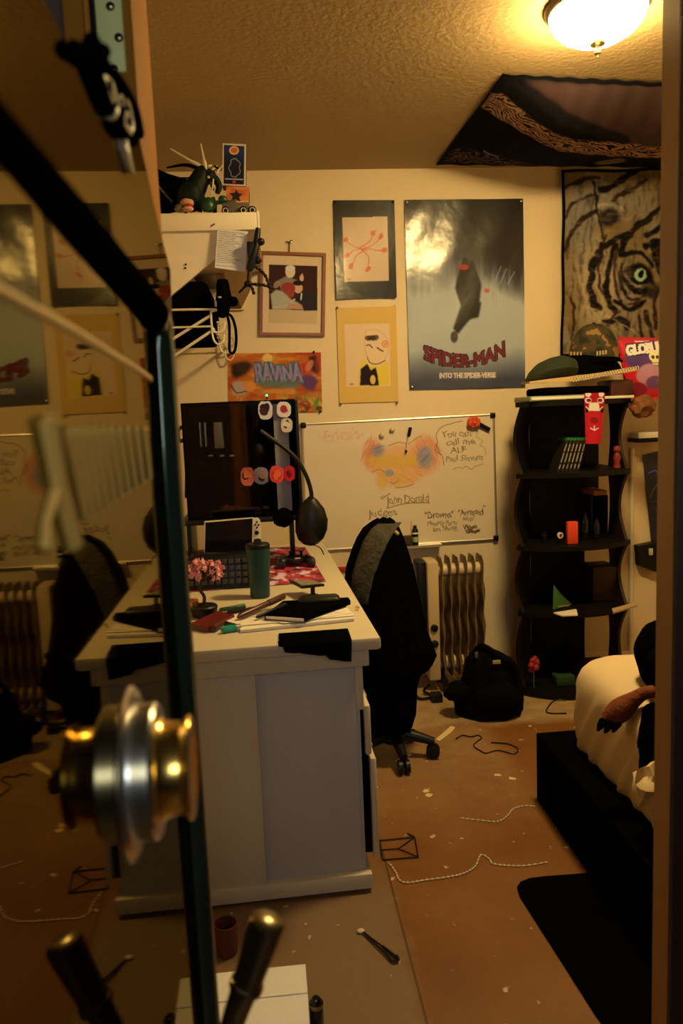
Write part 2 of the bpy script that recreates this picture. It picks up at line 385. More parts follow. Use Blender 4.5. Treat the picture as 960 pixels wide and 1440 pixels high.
q.prism([(.680, 1.30, 0), (.655, 1.2, 0), (.82, 1.2, 0), (.82, 1.30, 0)], (0, 0, DH), M_jamb); q.box((.656, 1.188, 0), (.84, 1.199, DH + .03), M_darkwood, .002)
q.done('trim_2', kind='structure')
struct('trim_3', (-.25, 1.2, DH), (.80, 1.3, DH + .03), M_wood)
q = B(); c = at(887, 800, y=W - .01); q.tube([(c.x, W - .012, 0), (c.x, W - .012, 1.15)], .011, M_wire, 10); q.done('trim_4', kind='structure')
q = B(); q.box((LX, W - .014, 0), (RX, W, .06), M_wall, .003); q.done('baseboard_back', kind='structure')
# red stripe low on the wall beside the desk
q = B(); a = at(440, 803, y=W); b = at(486, 797, y=W); q.box((a.x - .3, W - .010, a.z - .012), (b.x + .02, W, a.z + .014), mat('red_trim', (.38, .03, .02), .5), .002); q.done('trim_5', kind='structure')

# ============================================================ CEILING LAMP
LP = Vector((1.03, 2.354, CZ))
t = thing('ceiling_lamp', 'lit frosted glass bowl lamp with bronze rim on the ceiling', 'ceiling lamp', LP)
q = B(); q.lathe([(.03, 0), (.152, 0), (.155, -.006), (.15, -.016), (.142, -.022)], M_bronze, Matrix.Translation(LP)); q.done('rim', t)
mb = mat('lit_glass', (.9, .85, .7), .4, emit=(LAMP_COL, LAMP_STRENGTH))
q = B(); q.lathe([(.142, -.018), (.139, -.034), (.128, -.056), (.108, -.076), (.08, -.092), (.045, -.102), (.012, -.106)], mb, Matrix.Translation(LP)); q.done('glass_bowl', t)
q = B(); q.lathe([(.004, -.104), (.024, -.106), (.022, -.112), (.008, -.116), (.006, -.124), (.011, -.130), (.010, -.137), (.004, -.141), (.003, -.149), (.0, -.151)], mat('satin_nickel', (.6, .5, .36), .3, 1), Matrix.Translation(LP), 20); q.done('finial', t)

# ============================================================ ON THE BACK WALL
M_post = artmat('glossy_print', .5, .25, .75); M_matte = artmat('matte_print', .85, .2); M_board = artmat('whiteboard_film', .28, .4); M_cloth = artmat('printed_cloth', .95, .05)
rg = lambda a, b, t: [x + (y - x) * t for x, y in zip(a, b)]

# movie poster -------------------------------------------------
def curl_p(U, V): return .003 + .0022 * np.sin(U * 9 + V * 5) ** 2 + .0015 * np.sin(V * 17 + U * 6)
P = Art(((568, 281.5), (735, 279.5), (738, 544), (576, 548)), (150, 148, 130))
n1 = P.noise(40, 60, 1, 4); n2 = P.noise(5, 60, 2, 3); n3 = P.noise(18, 10, 3, 3)
vv = P.V + (n1 - .5) * .12
P.C[:] = np.array((164, 154, 116))
k = np.clip((.50 - vv - .10 * (n2 - .5)) / .22, 0, 1)[..., None]; P.C = P.C * (1 - k) + np.array((58, 48, 40)) * k
k = np.clip((.36 - vv + (P.U - .45) * .42) / .2, 0, 1)[..., None]; P.C = P.C * (1 - k) + np.array((20, 13, 9)) * k
k = (np.clip((n2 - .55) * 6, 0, 1) * np.clip(1 - np.abs(P.V - .42) / .16, 0, 1) * (P.U > .52))[..., None] * .55; P.C = P.C * (1 - k) + np.array((122, 116, 96)) * k
for sgn, x0 in ((1, 727), (1, 716), (1, 708)):
    P.stroke(((x0 - 14, 400), (x0 - 4, 378 + (x0 - 716) * .4)), 2.0, (140, 138, 128), .55)
k = np.clip((P.V - .80 + .05 * (n1 - .5)) / .16, 0, 1)[..., None] * .9; P.C = P.C * (1 - k) + np.array((52, 50, 50)) * k
# a plain dark brush mark stands where the poster's artwork has its subject
P.poly(((652, 362), (664, 366), (676, 400), (672, 436), (655, 455), (643, 470), (637, 462), (648, 430), (640, 405), (646, 380)), (9, 6, 5), 1, 1.2)
P.poly(((655, 430), (676, 425), (672, 446), (654, 450)), (9, 6, 5), 1, 1.2)
P.ell(652, 376, 7, 4, (170, 22, 14), .95, 2); P.ell(684, 409, 4, 3, (190, 40, 28), .7, 2)
P.ell(638, 474, 5, 8, (52, 34, 30), .9, 2)
arc = lambda px, py: (px, py + 12.5 - 18.5 * ((px - 56) / 60.0) ** 2 * .72 + (px > 60) * 0)
for bb, cc in ((1.6, (24, 10, 10)), (.55, (112, 14, 22))):
    P.text('SPIDER-MAN', 597, 505, 26, cc, rot=-.045, fn=lambda px, py: (px, py * (1 + .1 * np.cos(px / 20)) + 13 - 13.5 * ((px - 55) / 57.0) ** 2), bold=bb, wid=112)
P.text('INTO THE SPIDER-VERSE', 618, 531.5, 9.6, (232, 190, 128), rot=-.012, wid=78, bold=.3)
P.text('coming soon', 580, 543, 3.2, (150, 140, 110), wid=0) if False else None
mp = P.build('movie_poster', onwall(.006, curl=curl_p), M_post, None, 'tall blue and black movie poster with curved red title lettering', 'poster')
pins(mp, ((572, 285), (732, 283), (579, 544), (734, 540)), W - .012, M_chrome)

# black framed-out drawing ---------------------------------------
P = Art(((468, 282), (554, 281.5), (557, 419), (473, 421)), (16, 11, 6))
P.poly(((481, 306), (544, 305), (546, 395), (484, 397)), (205, 160, 98), 1)
nn = P.noise(20, 20, 5); 
red = (196, 74, 28)
tips = ((485, 338), (524, 328), (535, 333), (487, 360), (540, 352), (493, 375), (517, 379))
for a, b, c in (((485, 337), (497, 347), (516, 352)), ((524, 330), (519, 340), (505, 349)), ((534, 335), (524, 345), (508, 352)), ((487, 361), (498, 352), (512, 350)), ((539, 353), (527, 352), (512, 348)), ((494, 375), (501, 360), (511, 353)), ((517, 377), (518, 362), (510, 352))):
    P.stroke((a, b, c), 1.6, red, .85)
for i, (x, y) in enumerate(tips):
    P.ell(x, y, 4.2, 2.8, red, .8, 1, i * .9); P.ell(x + 1.5, y - 2, 2, 3, red, .7, 1, i * 1.3); P.ell(x - 2, y + 1.5, 2.6, 1.6, red, .7, .8, i)
P.text('mw', 488, 394, 4, (120, 80, 40))
bp = P.build('mounted_drawing', onwall(.004, curl=lambda U, V: .004 + .012 * (U - .5) ** 2 * 4 * V), M_post, None, 'red branching drawing on cream paper mounted on black poster board', 'drawing')
pins(bp, ((471, 284), (552, 284), (476, 419), (555, 418)), W - .010)

# yellow board portrait ------------------------------------------
P = Art(((473, 433), (556, 431), (560, 564.5), (477, 567)), (214, 158, 62))
P.put(np.clip(P.noise(30, 50, 3) - .35, 0, 1), (222, 168, 80), .8)
P.poly(((484, 456), (547, 455), (549, 543), (487, 544)), (222, 174, 104))
P.poly(((510, 500), (520, 494), (545, 510), (548, 541), (503, 543), (506, 515)), (222, 176, 40), .9, 1.5)
P.ell(527, 494, 19, 22, (222, 174, 104), .9, 2)
P.poly(((507, 519), (516, 512), (521, 521), (528, 517), (531, 530), (532, 542), (506, 542)), (38, 22, 20), 1, .5)
P.ell(524, 534, 3.8, 6.5, (218, 164, 60))
P.text('MASK', 517, 478, 6.5, (66, 40, 18), bold=.5, wid=11); P.stroke(((516, 475.5), (529, 474.5)), 6.5, (70, 44, 24), .75, False)
P.stroke(((515, 486), (519, 485), (523, 489)), 1.5, (60, 36, 18), .9); P.stroke(((530, 489), (534, 492), (538, 494)), 1.7, (60, 36, 18), .9)
P.stroke(((516, 502), (520, 510), (530, 512), (541, 507)), 1.2, (80, 48, 16), .95)
P.stroke(((514, 467), (512, 480), (514, 496), (517, 505)), .8, (180, 120, 60), .7); P.stroke(((512, 466), (528, 464), (542, 474), (546, 490), (541, 506)), .7, (185, 130, 70), .7)
for rr in (4.2, 1.6):
    P.stroke([(541 + rr * math.cos(i * .7), 484 + rr * math.sin(i * .7)) for i in range(10)], 1.0, (205, 84, 40), .9)
P.text('sign', 492, 541, 3.2, (120, 70, 30))
yp = P.build('portrait_drawing', onwall(.004, curl=lambda U, V: .003 + .012 * U ** 3 * (1 - V)), M_matte, None, 'pencil portrait with yellow hair and black top on mustard yellow board', 'drawing')
pins(yp, ((474, 433), (554, 431), (479, 568), (558, 566)), W - .008, M_bronze)

# colourful graffiti print --------------------------------------
P = Art(((320, 497), (451, 495.5), (453, 580), (321, 582)), (184, 88, 24))
n = P.noise(34, 12, 7, 4); P.put(np.clip((n - .5) * 6, 0, 1), (172, 48, 22), .9); n = P.noise(22, 9, 8, 3); P.put(np.clip((n - .55) * 6, 0, 1), (214, 132, 40), .8)
P.ell(376, 504, 7, 7, (228, 178, 80), .95, 3); P.poly(((366, 506), (386, 506), (380, 534), (368, 528)), (214, 150, 48), .6, 4)
P.poly(((325, 512), (345, 508), (356, 513), (345, 526), (332, 532), (325, 528)), (44, 26, 16), 1, 2.2); P.ell(340, 517, 8, 7, (60, 36, 22), .8, 3)
P.poly(((326, 538), (336, 534), (347, 545), (345, 556), (326, 556)), (176, 140, 98), .95, 1.5); P.stroke(((325, 541), (332, 552), (346, 550)), 1.6, (80, 48, 40)); P.ell(352, 544, 8, 7, (214, 128, 50), .9, 3)
P.poly(((434, 502), (444, 500), (450, 520), (446, 527), (438, 520)), (44, 26, 22), 1, 1.5); P.ell(435, 514, 4.5, 9, (196, 112, 66), .9, 1.5, .5); P.poly(((422, 530), (438, 526), (448, 536), (440, 550), (426, 546)), (92, 54, 72), 1, 2); P.poly(((440, 508), (451, 497), (451, 528), (446, 530)), (170, 60, 26), .6, 2)
for bb, cc in ((2.6, (66, 76, 62)), (1.4, (92, 120, 104)), (.2, (164, 110, 118))):
    P.text('RAVINA', 361, 536, 34, cc, rot=-.0, bold=bb, wid=64, fn=lambda px, py: (px + .12 * py, py * (1 + .12 * np.sin(px / 8))))
for i in range(16):
    x = 360 + i * 4.2; P.stroke(((x, 512 + 3 * math.sin(i)), (x + 2, 524), (x - 2 + 3 * math.sin(i * 2.1), 537)), .9, (176, 122, 130) if i % 2 else (58, 84, 74), .7)
P.poly(((360, 536), (425, 536), (420, 546), (368, 545)), (72, 108, 84), .75, 2)
P.put(np.clip((P.noise(9, 7, 11, 2) - .5) * 8, 0, 1) * np.clip((P.V - .62) * 6, 0, 1), (196, 150, 52), .85)
P.put(np.clip((P.noise(4, 12, 12, 2) - .42) * 8, 0, 1) * np.clip((P.V - .62) * 6, 0, 1) * (P.X > 405), (98, 124, 34), .9)
P.put(np.clip((P.noise(8, 6, 13, 2) - .55) * 8, 0, 1) * np.clip((P.V - .7) * 6, 0, 1), (120, 38, 24), .8)
gp = P.build('graffiti_print', onwall(.003), M_matte, None, 'orange and green graffiti print hanging above the computer case', 'print')
pins(gp, ((441, 495), (450, 579), (322, 499)), W - .006)

# framed print ------------------------------------------------
c = [at(u, v, y=W) for u, v in ((366, 354), (458, 357), (456, 473), (365, 472))]
t = thing('framed_print', 'framed portrait print of three figures in a thin brown wooden frame', 'framed picture', (c[0] + c[2]) / 2 + Vector((0, -.02, 0)))
M_fr = mat('frame_wood', (.26, .085, .025), .35, var=.25, vscale=20)
q = B()
cen = (c[0] + c[1] + c[2] + c[3]) / 4; inn = [cen + (p - cen) * 1.0 for p in c]
wd = .014
ux = (c[1] - c[0]).normalized(); uz = (c[0] - c[3]).normalized()
ci = [c[0] + ux * wd - uz * wd, c[1] - ux * wd - uz * wd, c[2] - ux * wd + uz * wd, c[3] + ux * wd + uz * wd]
for i in range(4):
    j = (i + 1) % 4; th = Vector((0, -.018, 0)); o1, o2, i2, i1 = c[i], c[j], ci[j], ci[i]
    b0 = [p + Vector((0, -.002, 0)) for p in (o1, o2, i2, i1)]
    q.prism(b0, th, M_fr)
q.done('frame', t)
P = Art(((368, 356), (456, 359), (454.5, 471), (367, 470)), (214, 170, 104), dens=1.8)
P.poly(((378, 372), (446, 374), (446, 437), (378, 435)), (58, 30, 18)); P.poly(((378, 435), (446, 437), (445, 456), (377, 454)), (196, 156, 92))
sk = (206, 150, 92)
P.poly(((391, 394), (402, 388), (418, 394), (424, 404), (395, 410)), (134, 112, 74), 1, .7); P.ell(408, 382, 7, 9, (214, 178, 118), 1, 1); P.ell(408, 377, 7, 4, (214, 190, 140), 1, 1)
P.ell(424, 391, 3, 5, sk, 1, .8); P.stroke(((425, 392), (425, 385)), 1.6, sk)
P.poly(((424, 413), (432, 409), (442, 416), (446, 436), (427, 437), (415, 420)), (44, 34, 28), 1, .7); P.ell(419, 405, 6.5, 7.5, sk, 1, 1); P.ell(419, 398, 7, 3.6, (36, 22, 16), 1, .8); P.stroke(((424, 413), (423, 421)), 2, (210, 190, 150))
P.ell(405, 405, 10, 8, (146, 54, 34), 1, 1.5); P.ell(408, 413, 6, 6, (150, 60, 36), 1, 1.5)
P.poly(((380, 414), (388, 407), (398, 410), (408, 420), (420, 426), (426, 434), (383, 436)), (170, 152, 104), 1, .8); P.stroke(((384, 432), (400, 430), (414, 421)), 2.6, (184, 160, 104)); P.poly(((404, 426), (424, 428), (427, 436), (405, 434)), (190, 126, 76), .9, .8)
P.ell(389, 400, 4, 6, (176, 130, 80), .8, 1, .6)
P.text('Good Old', 381, 384, 6, (110, 74, 50), wid=17) if False else None
P.build('picture', onwall(.006), M_matte, t)
q = B(); a = at(407, 357, y=W - .010); b = at(407, 341, y=W - .006)
q.tube([a, b], .003, M_bronze); 
for s in (-1, 1): q.tube(sm([b, b + Vector((s * .008, -.004, .009)), b + Vector((s * .013, -.006, .004)), b + Vector((s * .004, -.008, -.002))]), .003, M_bronze)
q.lathe([(.0, -.003), (.006, -.002), (.006, .002), (.0, .004)], M_bronze, axisM(b, (0, -1, 0)), 10)
q.done('hanging_hook', t)

# whiteboard ---------------------------------------------------
wq = ((425, 597), (692.5, 583), (697, 757), (430, 774.5))
c = [at(u, v, y=W) for u, v in wq]
t = thing('whiteboard', 'large whiteboard covered in marker writing above the radiator', 'whiteboard', (c[2] + c[3]) / 2 + Vector((0, -.012, 0)))
P = Art(wq, (222, 182, 112), dens=1.75)
ink = (104, 80, 40)
P.put(np.clip((P.noise(60, 30, 21) - .5) * 2, 0, 1), (214, 172, 100), .5)
# faded red writing, upper left
for i in range(4): P.text('Erica\'s'[0:7], 456 + i * .5, 622 - i * .3, 24, (218, 150, 96), rot=-.1, wid=50, alpha=.2, hand=1.0)
for i in range(14): P.stroke(((448 + i * 4.6, 614 + 4 * math.sin(i * 2.2)), (450 + i * 4.6, 611 + 4 * math.sin(i * 2.2))), 1.2, (196, 130, 84), .4)
# a loose scribble of orange, yellow and grey marker
rs = random.Random(5)
def hatch(cx, cy, rx, ry, col, n, al, wd=1.3, ang=.6):
    for i in range(n):
        a = rs.uniform(0, 6.283); r = math.sqrt(rs.random()); x = cx + rx * r * math.cos(a); y = cy + ry * r * math.sin(a); l = rs.uniform(3, 8)
        P.stroke(((x - l * math.cos(ang), y - l * math.sin(ang)), (x + l * math.cos(ang + .3), y + l * math.sin(ang + .3))), wd, col, al, False)
P.ell(524, 640, 14, 21, (222, 128, 62), .75, 8); P.ell(598, 640, 20, 26, (222, 132, 70), .75, 10); P.ell(562, 655, 36, 30, (226, 150, 72), .75, 10)
hatch(522, 636, 11, 18, (206, 96, 50), 46, .5, 1.1, 1.9); hatch(600, 634, 18, 20, (214, 112, 66), 56, .45, 1.1, .9); hatch(562, 662, 30, 22, (216, 120, 62), 60, .4, 1.0, .3)
P.poly(((514, 644), (536, 640), (560, 642), (588, 640), (590, 654), (562, 658), (530, 657), (516, 655)), (216, 160, 48), .8, 2.5); P.ell(537, 676, 8, 12, (220, 160, 50), .65, 5); P.ell(562, 673, 9, 9, (222, 162, 56), .6, 5)
P.ell(531, 634, 10, 8, (150, 138, 110), .75, 4, -.4); P.ell(597, 643, 11, 16, (150, 138, 116), .75, 5); hatch(597, 643, 8, 13, (120, 112, 96), 26, .5, .9, 2.2); hatch(531, 634, 7, 6, (120, 112, 96), 14, .5, .9, 2.6); P.ell(547, 665, 6.5, 5, (146, 136, 116), .8, 2)
for pts in (((546, 627), (560, 622), (572, 624)), ((574, 625), (584, 617), (592, 613)), ((534, 700), (540, 697)), ((556, 686), (572, 684), (582, 680)), ((522, 664), (534, 660), (540, 664)), ((548, 678), (554, 680), (560, 676))): P.stroke(pts, .9, (122, 72, 34), .75)
# speech cloud
cl = [(620, 640), (612, 632), (615, 622), (613, 612), (618, 603), (626, 598), (634, 596), (640, 594), (650, 592)]
P.stroke(cl, 1.0, (110, 84, 42), .85); P.stroke(((613, 625), (618, 637), (622, 642), (624, 654)), 1.0, (110, 84, 42), .85); P.stroke(((672, 606), (670, 614), (678, 620), (675, 626), (681, 630), (683, 640)), .9, (150, 108, 50), .7)
P.stroke(((637, 660), (645, 657), (650, 659), (655, 656), (662, 660), (668, 656), (680, 652)), .9, (130, 96, 46), .75)
for s_, x, y, z, wd in (('You can', 621, 615, 13, 41), ('call me', 628, 626, 12, 40), ('ALF', 633, 637, 12, 22), ('Paul Simons', 627, 649, 11, 52)): P.text(s_, x, y, z, ink, hand=.75, rot=-.05, wid=wd, bold=.0)
P.text('John Donald', 543, 709, 16, (112, 80, 38), hand=.75, rot=-.06, wid=60); P.stroke(((544, 715), (570, 708), (604, 707)), 1.2, (110, 78, 36), .85); P.stroke(((536, 702), (548, 694)), 1.1, (100, 70, 34), .9)
P.text('Judges', 517, 727, 14, (110, 80, 38), hand=.75, rot=-.08, wid=41); P.stroke(((516, 738), (520, 735)), 1, ink)
P.text('"Drowns"', 597, 729, 13, (72, 54, 24), hand=.75, rot=-.04, wid=41, bold=.05); P.text('Meandy Party', 601, 739, 9.5, (96, 70, 34), hand=.75, rot=-.03, wid=42, bold=.0); P.text('Ian Shoff!', 609, 747, 9, (100, 74, 36), hand=.75, rot=-.03, wid=34, bold=.0)
P.text('"Arrested', 644, 725, 12, (80, 58, 26), hand=.75, rot=-.05, wid=35, bold=.05); P.text('"', 679, 719, 12, ink); P.text('Adult"', 650, 732, 8, (96, 70, 34), hand=.75, rot=-.04, wid=17, bold=.0); P.text('Video', 651, 744, 8.5, (92, 66, 32), hand=.75, rot=-.03, wid=19, bold=.3); P.text('Games', 656, 749, 7, (80, 58, 28), hand=.75, rot=-.02, wid=17, bold=.4)
P.build('writing_surface', onwall(.012), M_board, t)
M_alu = mat('aluminium', (.62, .58, .5), .35, .8)
q = B(); cc = [p + Vector((0, -.008, 0)) for p in c]
for i in range(4): q.tube([cc[i], cc[(i + 1) % 4]], .0075, M_alu, 8)
q.prism([p + Vector((0, -.0005, 0)) for p in c], (0, -.010, 0), M_white)
q.done('frame', t)
for p in cc:
    q = B(); d = (sum(cc, Vector()) / 4 - p); p2 = p + Vector((math.copysign(.004, d.x), -.003, math.copysign(.004, d.z))); q.box(p2 - Vector((.014, .010, .014)), p2 + Vector((.014, .008, .014)), M_blackp, .005); q.done('corner_cap', t)
a = at(500, 771, y=W); b = at(618, 764, y=W)
q = B(); q.prism([Vector((a.x, W, a.z)), Vector((b.x, W, b.z + .005)), Vector((b.x, W, b.z - .008)), Vector((a.x, W, a.z - .012))], (0, -.055, 0), M_alu); q.done('tray', t)
# things on the board
def onb(u, v, o=.014): return at(u, v, y=W - o)
q = B(); a = onb(571, 634, .022); b = onb(574.5, 613, .022); c2 = onb(577, 601, .022)
q.tube([a, a + (b - a) * .1, b], [.003, .0045, .0045], M_white, 10)
mk = thing('marker_pen', 'slim white marker with black cap stuck upright on the whiteboard drawing', 'marker', a)
q.done('barrel', mk); q = B(); q.tube([b + (c2 - b) * -.1, b + (c2 - b) * .15, c2], [.0065, .0085, .0085], M_blackp, 12); q.done('cap', mk); q = B(); q.tube([a + (a - b) * .13, a + (a - b) * .08, a + (b - a) * .05], [.003, .006, .006], M_blackp, 10); q.done('nib', mk)
M_ball = mat('beige_magnet', (.62, .5, .32), .35)
for u, v, nm in ((537, 612, 'round beige magnet on the whiteboard, the lower left of the pair'), (551.5, 604, 'round beige magnet on the whiteboard, the upper right of the pair')):
    q = B(); q.blob(onb(u, v, .022), (.0135, .010, .0135), M_ball, sub=3); q.done('round_magnet', None, nm, 'magnet', 'round magnets on the whiteboard')
rf = onb(666, 594, .03)
fl = thing('flower_magnet', 'red flower clip with black stem at the whiteboard corner', 'magnet', rf)
M_flow = mat('red_orange_felt', (.62, .075, .03), .8)
for i in range(6):
    q = B(); a = i * 1.047 + .3; q.blob(rf + Vector((.019 * math.cos(a), -.004 * (i % 2), .017 * math.sin(a))), (.017, .011, .016), M_flow, .12, 5, i); q.done('petal', fl)
q = B(); q.blob(rf + Vector((0, -.012, 0)), (.011, .009, .011), M_flow, .1, 5, 9); q.done('centre', fl)
q = B(); p1 = onb(673, 596, .022); p2 = onb(680, 600, .022); p3 = onb(688, 604, .022); q.tube(sm([p1, p2, p3]), .011, M_blackp, 10); q.done('stem', fl)
a = at(573, 766, y=W - .03); q = B(); q.box(a + Vector((-.028, -.016, 0)), a + Vector((.024, .016, .047)), mat('eraser_felt', (.05, .03, .02), .9), .006); q.done('board_eraser', None, 'small dark block eraser on the whiteboard tray beside the spray bottle', 'eraser')
a = at(584, 766.5, y=W - .03); Mx = Matrix.Translation(a)
sb = thing('spray_bottle', 'small black bottle with pale label on the whiteboard tray', 'bottle', a)
q = B(); q.lathe([(.014, 0), (.016, .003), (.016, .075), (.013, .083), (.008, .088)], M_blackp, Mx); q.done('body', sb)
q = B(); q.lathe([(.0165, .018), (.0167, .02), (.0167, .042), (.0165, .044)], mat('pale_green_label', (.32, .42, .2), .6), Mx, cap=False); q.lathe([(.0165, .058), (.0167, .059), (.0167, .066), (.0165, .067)], M_paper, Mx, cap=False); q.done('label_band', sb)
q = B(); q.lathe([(.009, .088), (.009, .099), (.006, .102)], M_blackp, Mx, 16); q.done('cap', sb)
a = at(580, 767, y=W - .013); q = B(); q.tube([a, a + Vector((0, 0, .105)), a + Vector((0, 0, .112)), a + Vector((0, 0, .128))], [.007, .007, .0055, .004], M_cream, 10); q.done('marker_pen', None, 'cream marker standing behind the black bottle on the whiteboard tray', 'marker')

# tiger tapestry ------------------------------------------------
TR = (205, 158, 86)
P = Art(((788, 240), (975, 236), (975, 500), (786, 502)), (112, 80, 34), dens=1.1, ref=TR)
fx = P.noise(14, 14, 31, 3); fy = P.noise(14, 14, 32, 3); X0, Y0 = P.X.copy(), P.Y.copy(); P.X = P.X + (fx - .5) * 9; P.Y = P.Y + (fy - .5) * 9
gry = P.noise(50, 50, 33, 4); P.put(np.clip((gry - .4) * 3, 0, 1), (126, 104, 66), .7)
P.ell(838, 400, 30, 70, (158, 122, 66), .8, 18); P.ell(812, 310, 22, 50, (120, 98, 62), .9, 14); P.ell(905, 430, 40, 40, (130, 96, 50), .6, 16); P.ell(852, 300, 20, 14, (150, 120, 70), .7, 8)
dk = (15, 9, 4); br = (40, 22, 9)
def S(pts, w_, c_=dk, a_=.95): P.stroke(pts, w_, c_, a_)
S(((790, 310), (800, 290), (818, 280), (832, 276)), 4, br); S(((791, 352), (806, 325), (822, 304), (838, 298)), 6, br); S(((792, 264), (815, 254), (840, 252)), 5, br)
S(((832, 258), (836, 290), (843, 318), (848, 334)), 3); P.ell(855, 306, 14, 11, (24, 16, 10), .95, 6, -.3); S(((840, 292), (850, 288), (866, 290), (874, 298)), 2, (170, 140, 86))
S(((895, 240), (860, 262), (842, 268)), 8); S(((905, 256), (880, 270), (862, 280)), 6, br)
S(((910, 310), (880, 330), (858, 340), (842, 352)), 7); S(((930, 290), (905, 308), (890, 318)), 5); S(((930, 318), (905, 332)), 6); S(((930, 334), (912, 340), (902, 348)), 5)
S(((846, 345), (836, 368), (829, 395), (830, 420), (838, 436)), 10); S(((864, 345), (856, 368), (851, 395), (852, 420), (862, 440)), 7); S(((882, 330), (872, 350), (874, 360)), 8); S(((868, 350), (862, 378), (862, 402), (868, 424)), 4, br)
P.ell(893, 392, 21, 19, dk, 1, 5, .25); S(((874, 360), (890, 358), (906, 364), (914, 376)), 6); S(((905, 350), (914, 340), (918, 356), (926, 384)), 7); S(((920, 340), (928, 360), (932, 390)), 8)
P.ell(893, 394, 18, 11, (148, 118, 70), .95, 2, .5); P.ell(895, 389, 17, 12, dk, 1, 1.5, .35); P.ell(897, 388, 8.5, 8, (138, 146, 84), 1, 1.2); P.ell(898, 386, 3.5, 4.5, (14, 14, 8), 1, 1); P.ell(893, 383, 2, 2, (200, 196, 150), .8, 1)
S(((880, 405), (892, 412), (904, 410)), 5); S(((870, 406), (882, 420), (896, 420)), 4); S(((862, 425), (880, 438), (892, 432), (905, 424)), 6); S(((905, 440), (912, 460), (915, 480)), 7, br); S(((848, 455), (870, 452), (880, 462)), 8); P.ell(912, 408, 14, 12, dk, .75, 8)
S(((825, 432), (850, 446), (880, 462), (905, 480)), 1.6, (176, 136, 80)); S(((840, 452), (870, 468)), 1.2, (176, 136, 80))
for i in range(26):
    x = 805 + (i % 5) * 4; y = 345 + i * 4.0; P.stroke(((x, y + 2), (x + 18, y - 2 + 4 * math.sin(i))), 1.0, (176, 136, 78), .4)
for pts, w_ in ((((852, 330), (846, 350), (842, 372), (843, 400), (850, 425)), 3), (((874, 372), (870, 392), (872, 410)), 4), (((920, 300), (900, 316), (884, 326)), 4), (((928, 350), (918, 366)), 5), (((905, 414), (892, 426), (880, 430)), 3.5), (((896, 444), (900, 464), (898, 484)), 5), (((926, 404), (918, 430), (922, 460)), 6), (((868, 440), (856, 448), (852, 462)), 4), (((800, 420), (806, 450), (800, 480)), 3)):
    S(pts, w_, br)
fur = P.noise(3, 16, 35, 2); P.put(np.clip((fur - .55) * 4, 0, 1), (30, 18, 8), .45); fur = P.noise(14, 3, 36, 2); P.put(np.clip((fur - .58) * 4, 0, 1), (160, 122, 64), .35)
for c_i in range(3): P.C[..., c_i] = P.blur(P.C[..., c_i], .9)
P.ell(897, 388, 8, 7.5, (138, 146, 84), .8, 1.2); P.ell(898, 386, 3.5, 4.5, (14, 14, 8), 1, 1)
P.X, P.Y = X0, Y0
bd = np.minimum.reduce([P.U * 187, (1 - P.U) * 187, P.V * 262, (1 - P.V) * 262]); P.put(np.clip(4.5 - bd, 0, 1), (8, 6, 4), 1)
P.build('tiger_tapestry', onwall(.012, curl=lambda U, V: .010 * (1 + np.sin(U * 11 + V * 3)) + .012 * np.sin(V * 7) ** 2), M_cloth, None, 'tiger face tapestry hanging on the back wall beside the blue poster', 'tapestry')

# patterned cloth pinned to the ceiling -------------------------
P = Art(((706, 103), (1010, 118), (1040, 236), (612, 231)), (10, 7, 4), dens=1.0, ref=(170, 130, 70))
P.poly(((735, 108), (1010, 116), (1020, 190), (880, 182), (884, 168), (830, 150), (775, 128)), (54, 32, 18), 1, 3); P.poly(((715, 112), (775, 124), (884, 166), (884, 178), (800, 150)), (20, 14, 8), 1, 2)
band = P.poly(((690, 128), (705, 126), (760, 150), (820, 166), (890, 178), (1020, 192), (1020, 212), (930, 206), (860, 200), (800, 184), (740, 164), (676, 148)), None, 1, .8)
g = np.sin((P.Y - .30 * P.X + 30 * P.noise(40, 14, 41, 3)) * 1.7) + .5 * np.sin((P.Y * .6 + 40 * P.noise(26, 20, 43, 2)))
P.put(band, (120, 78, 38)); P.put(band * np.clip((g - .05) * 3, 0, 1), (20, 10, 6), 1)
b2 = P.poly(((640, 204), (700, 206), (760, 222), (700, 228), (622, 226)), None, 1, 2); P.put(b2 * np.clip((np.sin(P.Y * 1.2 + 30 * P.noise(20, 10, 45)) - .1) * 3, 0, 1), (84, 58, 36), .8)
P.ell(858, 214, 22, 8, (84, 60, 36), .9, 3, -.15); P.stroke(((680, 202), (695, 208), (700, 212)), 2.5, (120, 110, 86), .7)
P.stroke(((706, 104), (850, 112), (1008, 120)), 3, (8, 5, 3)); P.stroke(((940, 110), (950, 240)), 1, (20, 12, 8))
def onceil(X, Y, U, V):
    zc = CZ - .004; d = MW @ np.stack([(X - 480) / F, -(Y - 720) / F, -np.ones_like(X)]); t = (zc - H) / d[2]; p = d * t; p[2] += H
    sag = .10 * np.sin(np.pi * np.clip(V, 0, 1)) ** .8 * np.clip(U / .35, 0, 1) ** .8 * (.85 + .15 * np.sin(U * 7)) 
    p[2] -= np.maximum(sag, .001) + .004 * np.sin(U * 30 + V * 5) ** 2; return p.T
P.build('ceiling_tapestry', onceil, M_cloth, None, 'dark wood grain patterned cloth pinned to the ceiling near the lamp', 'tapestry')

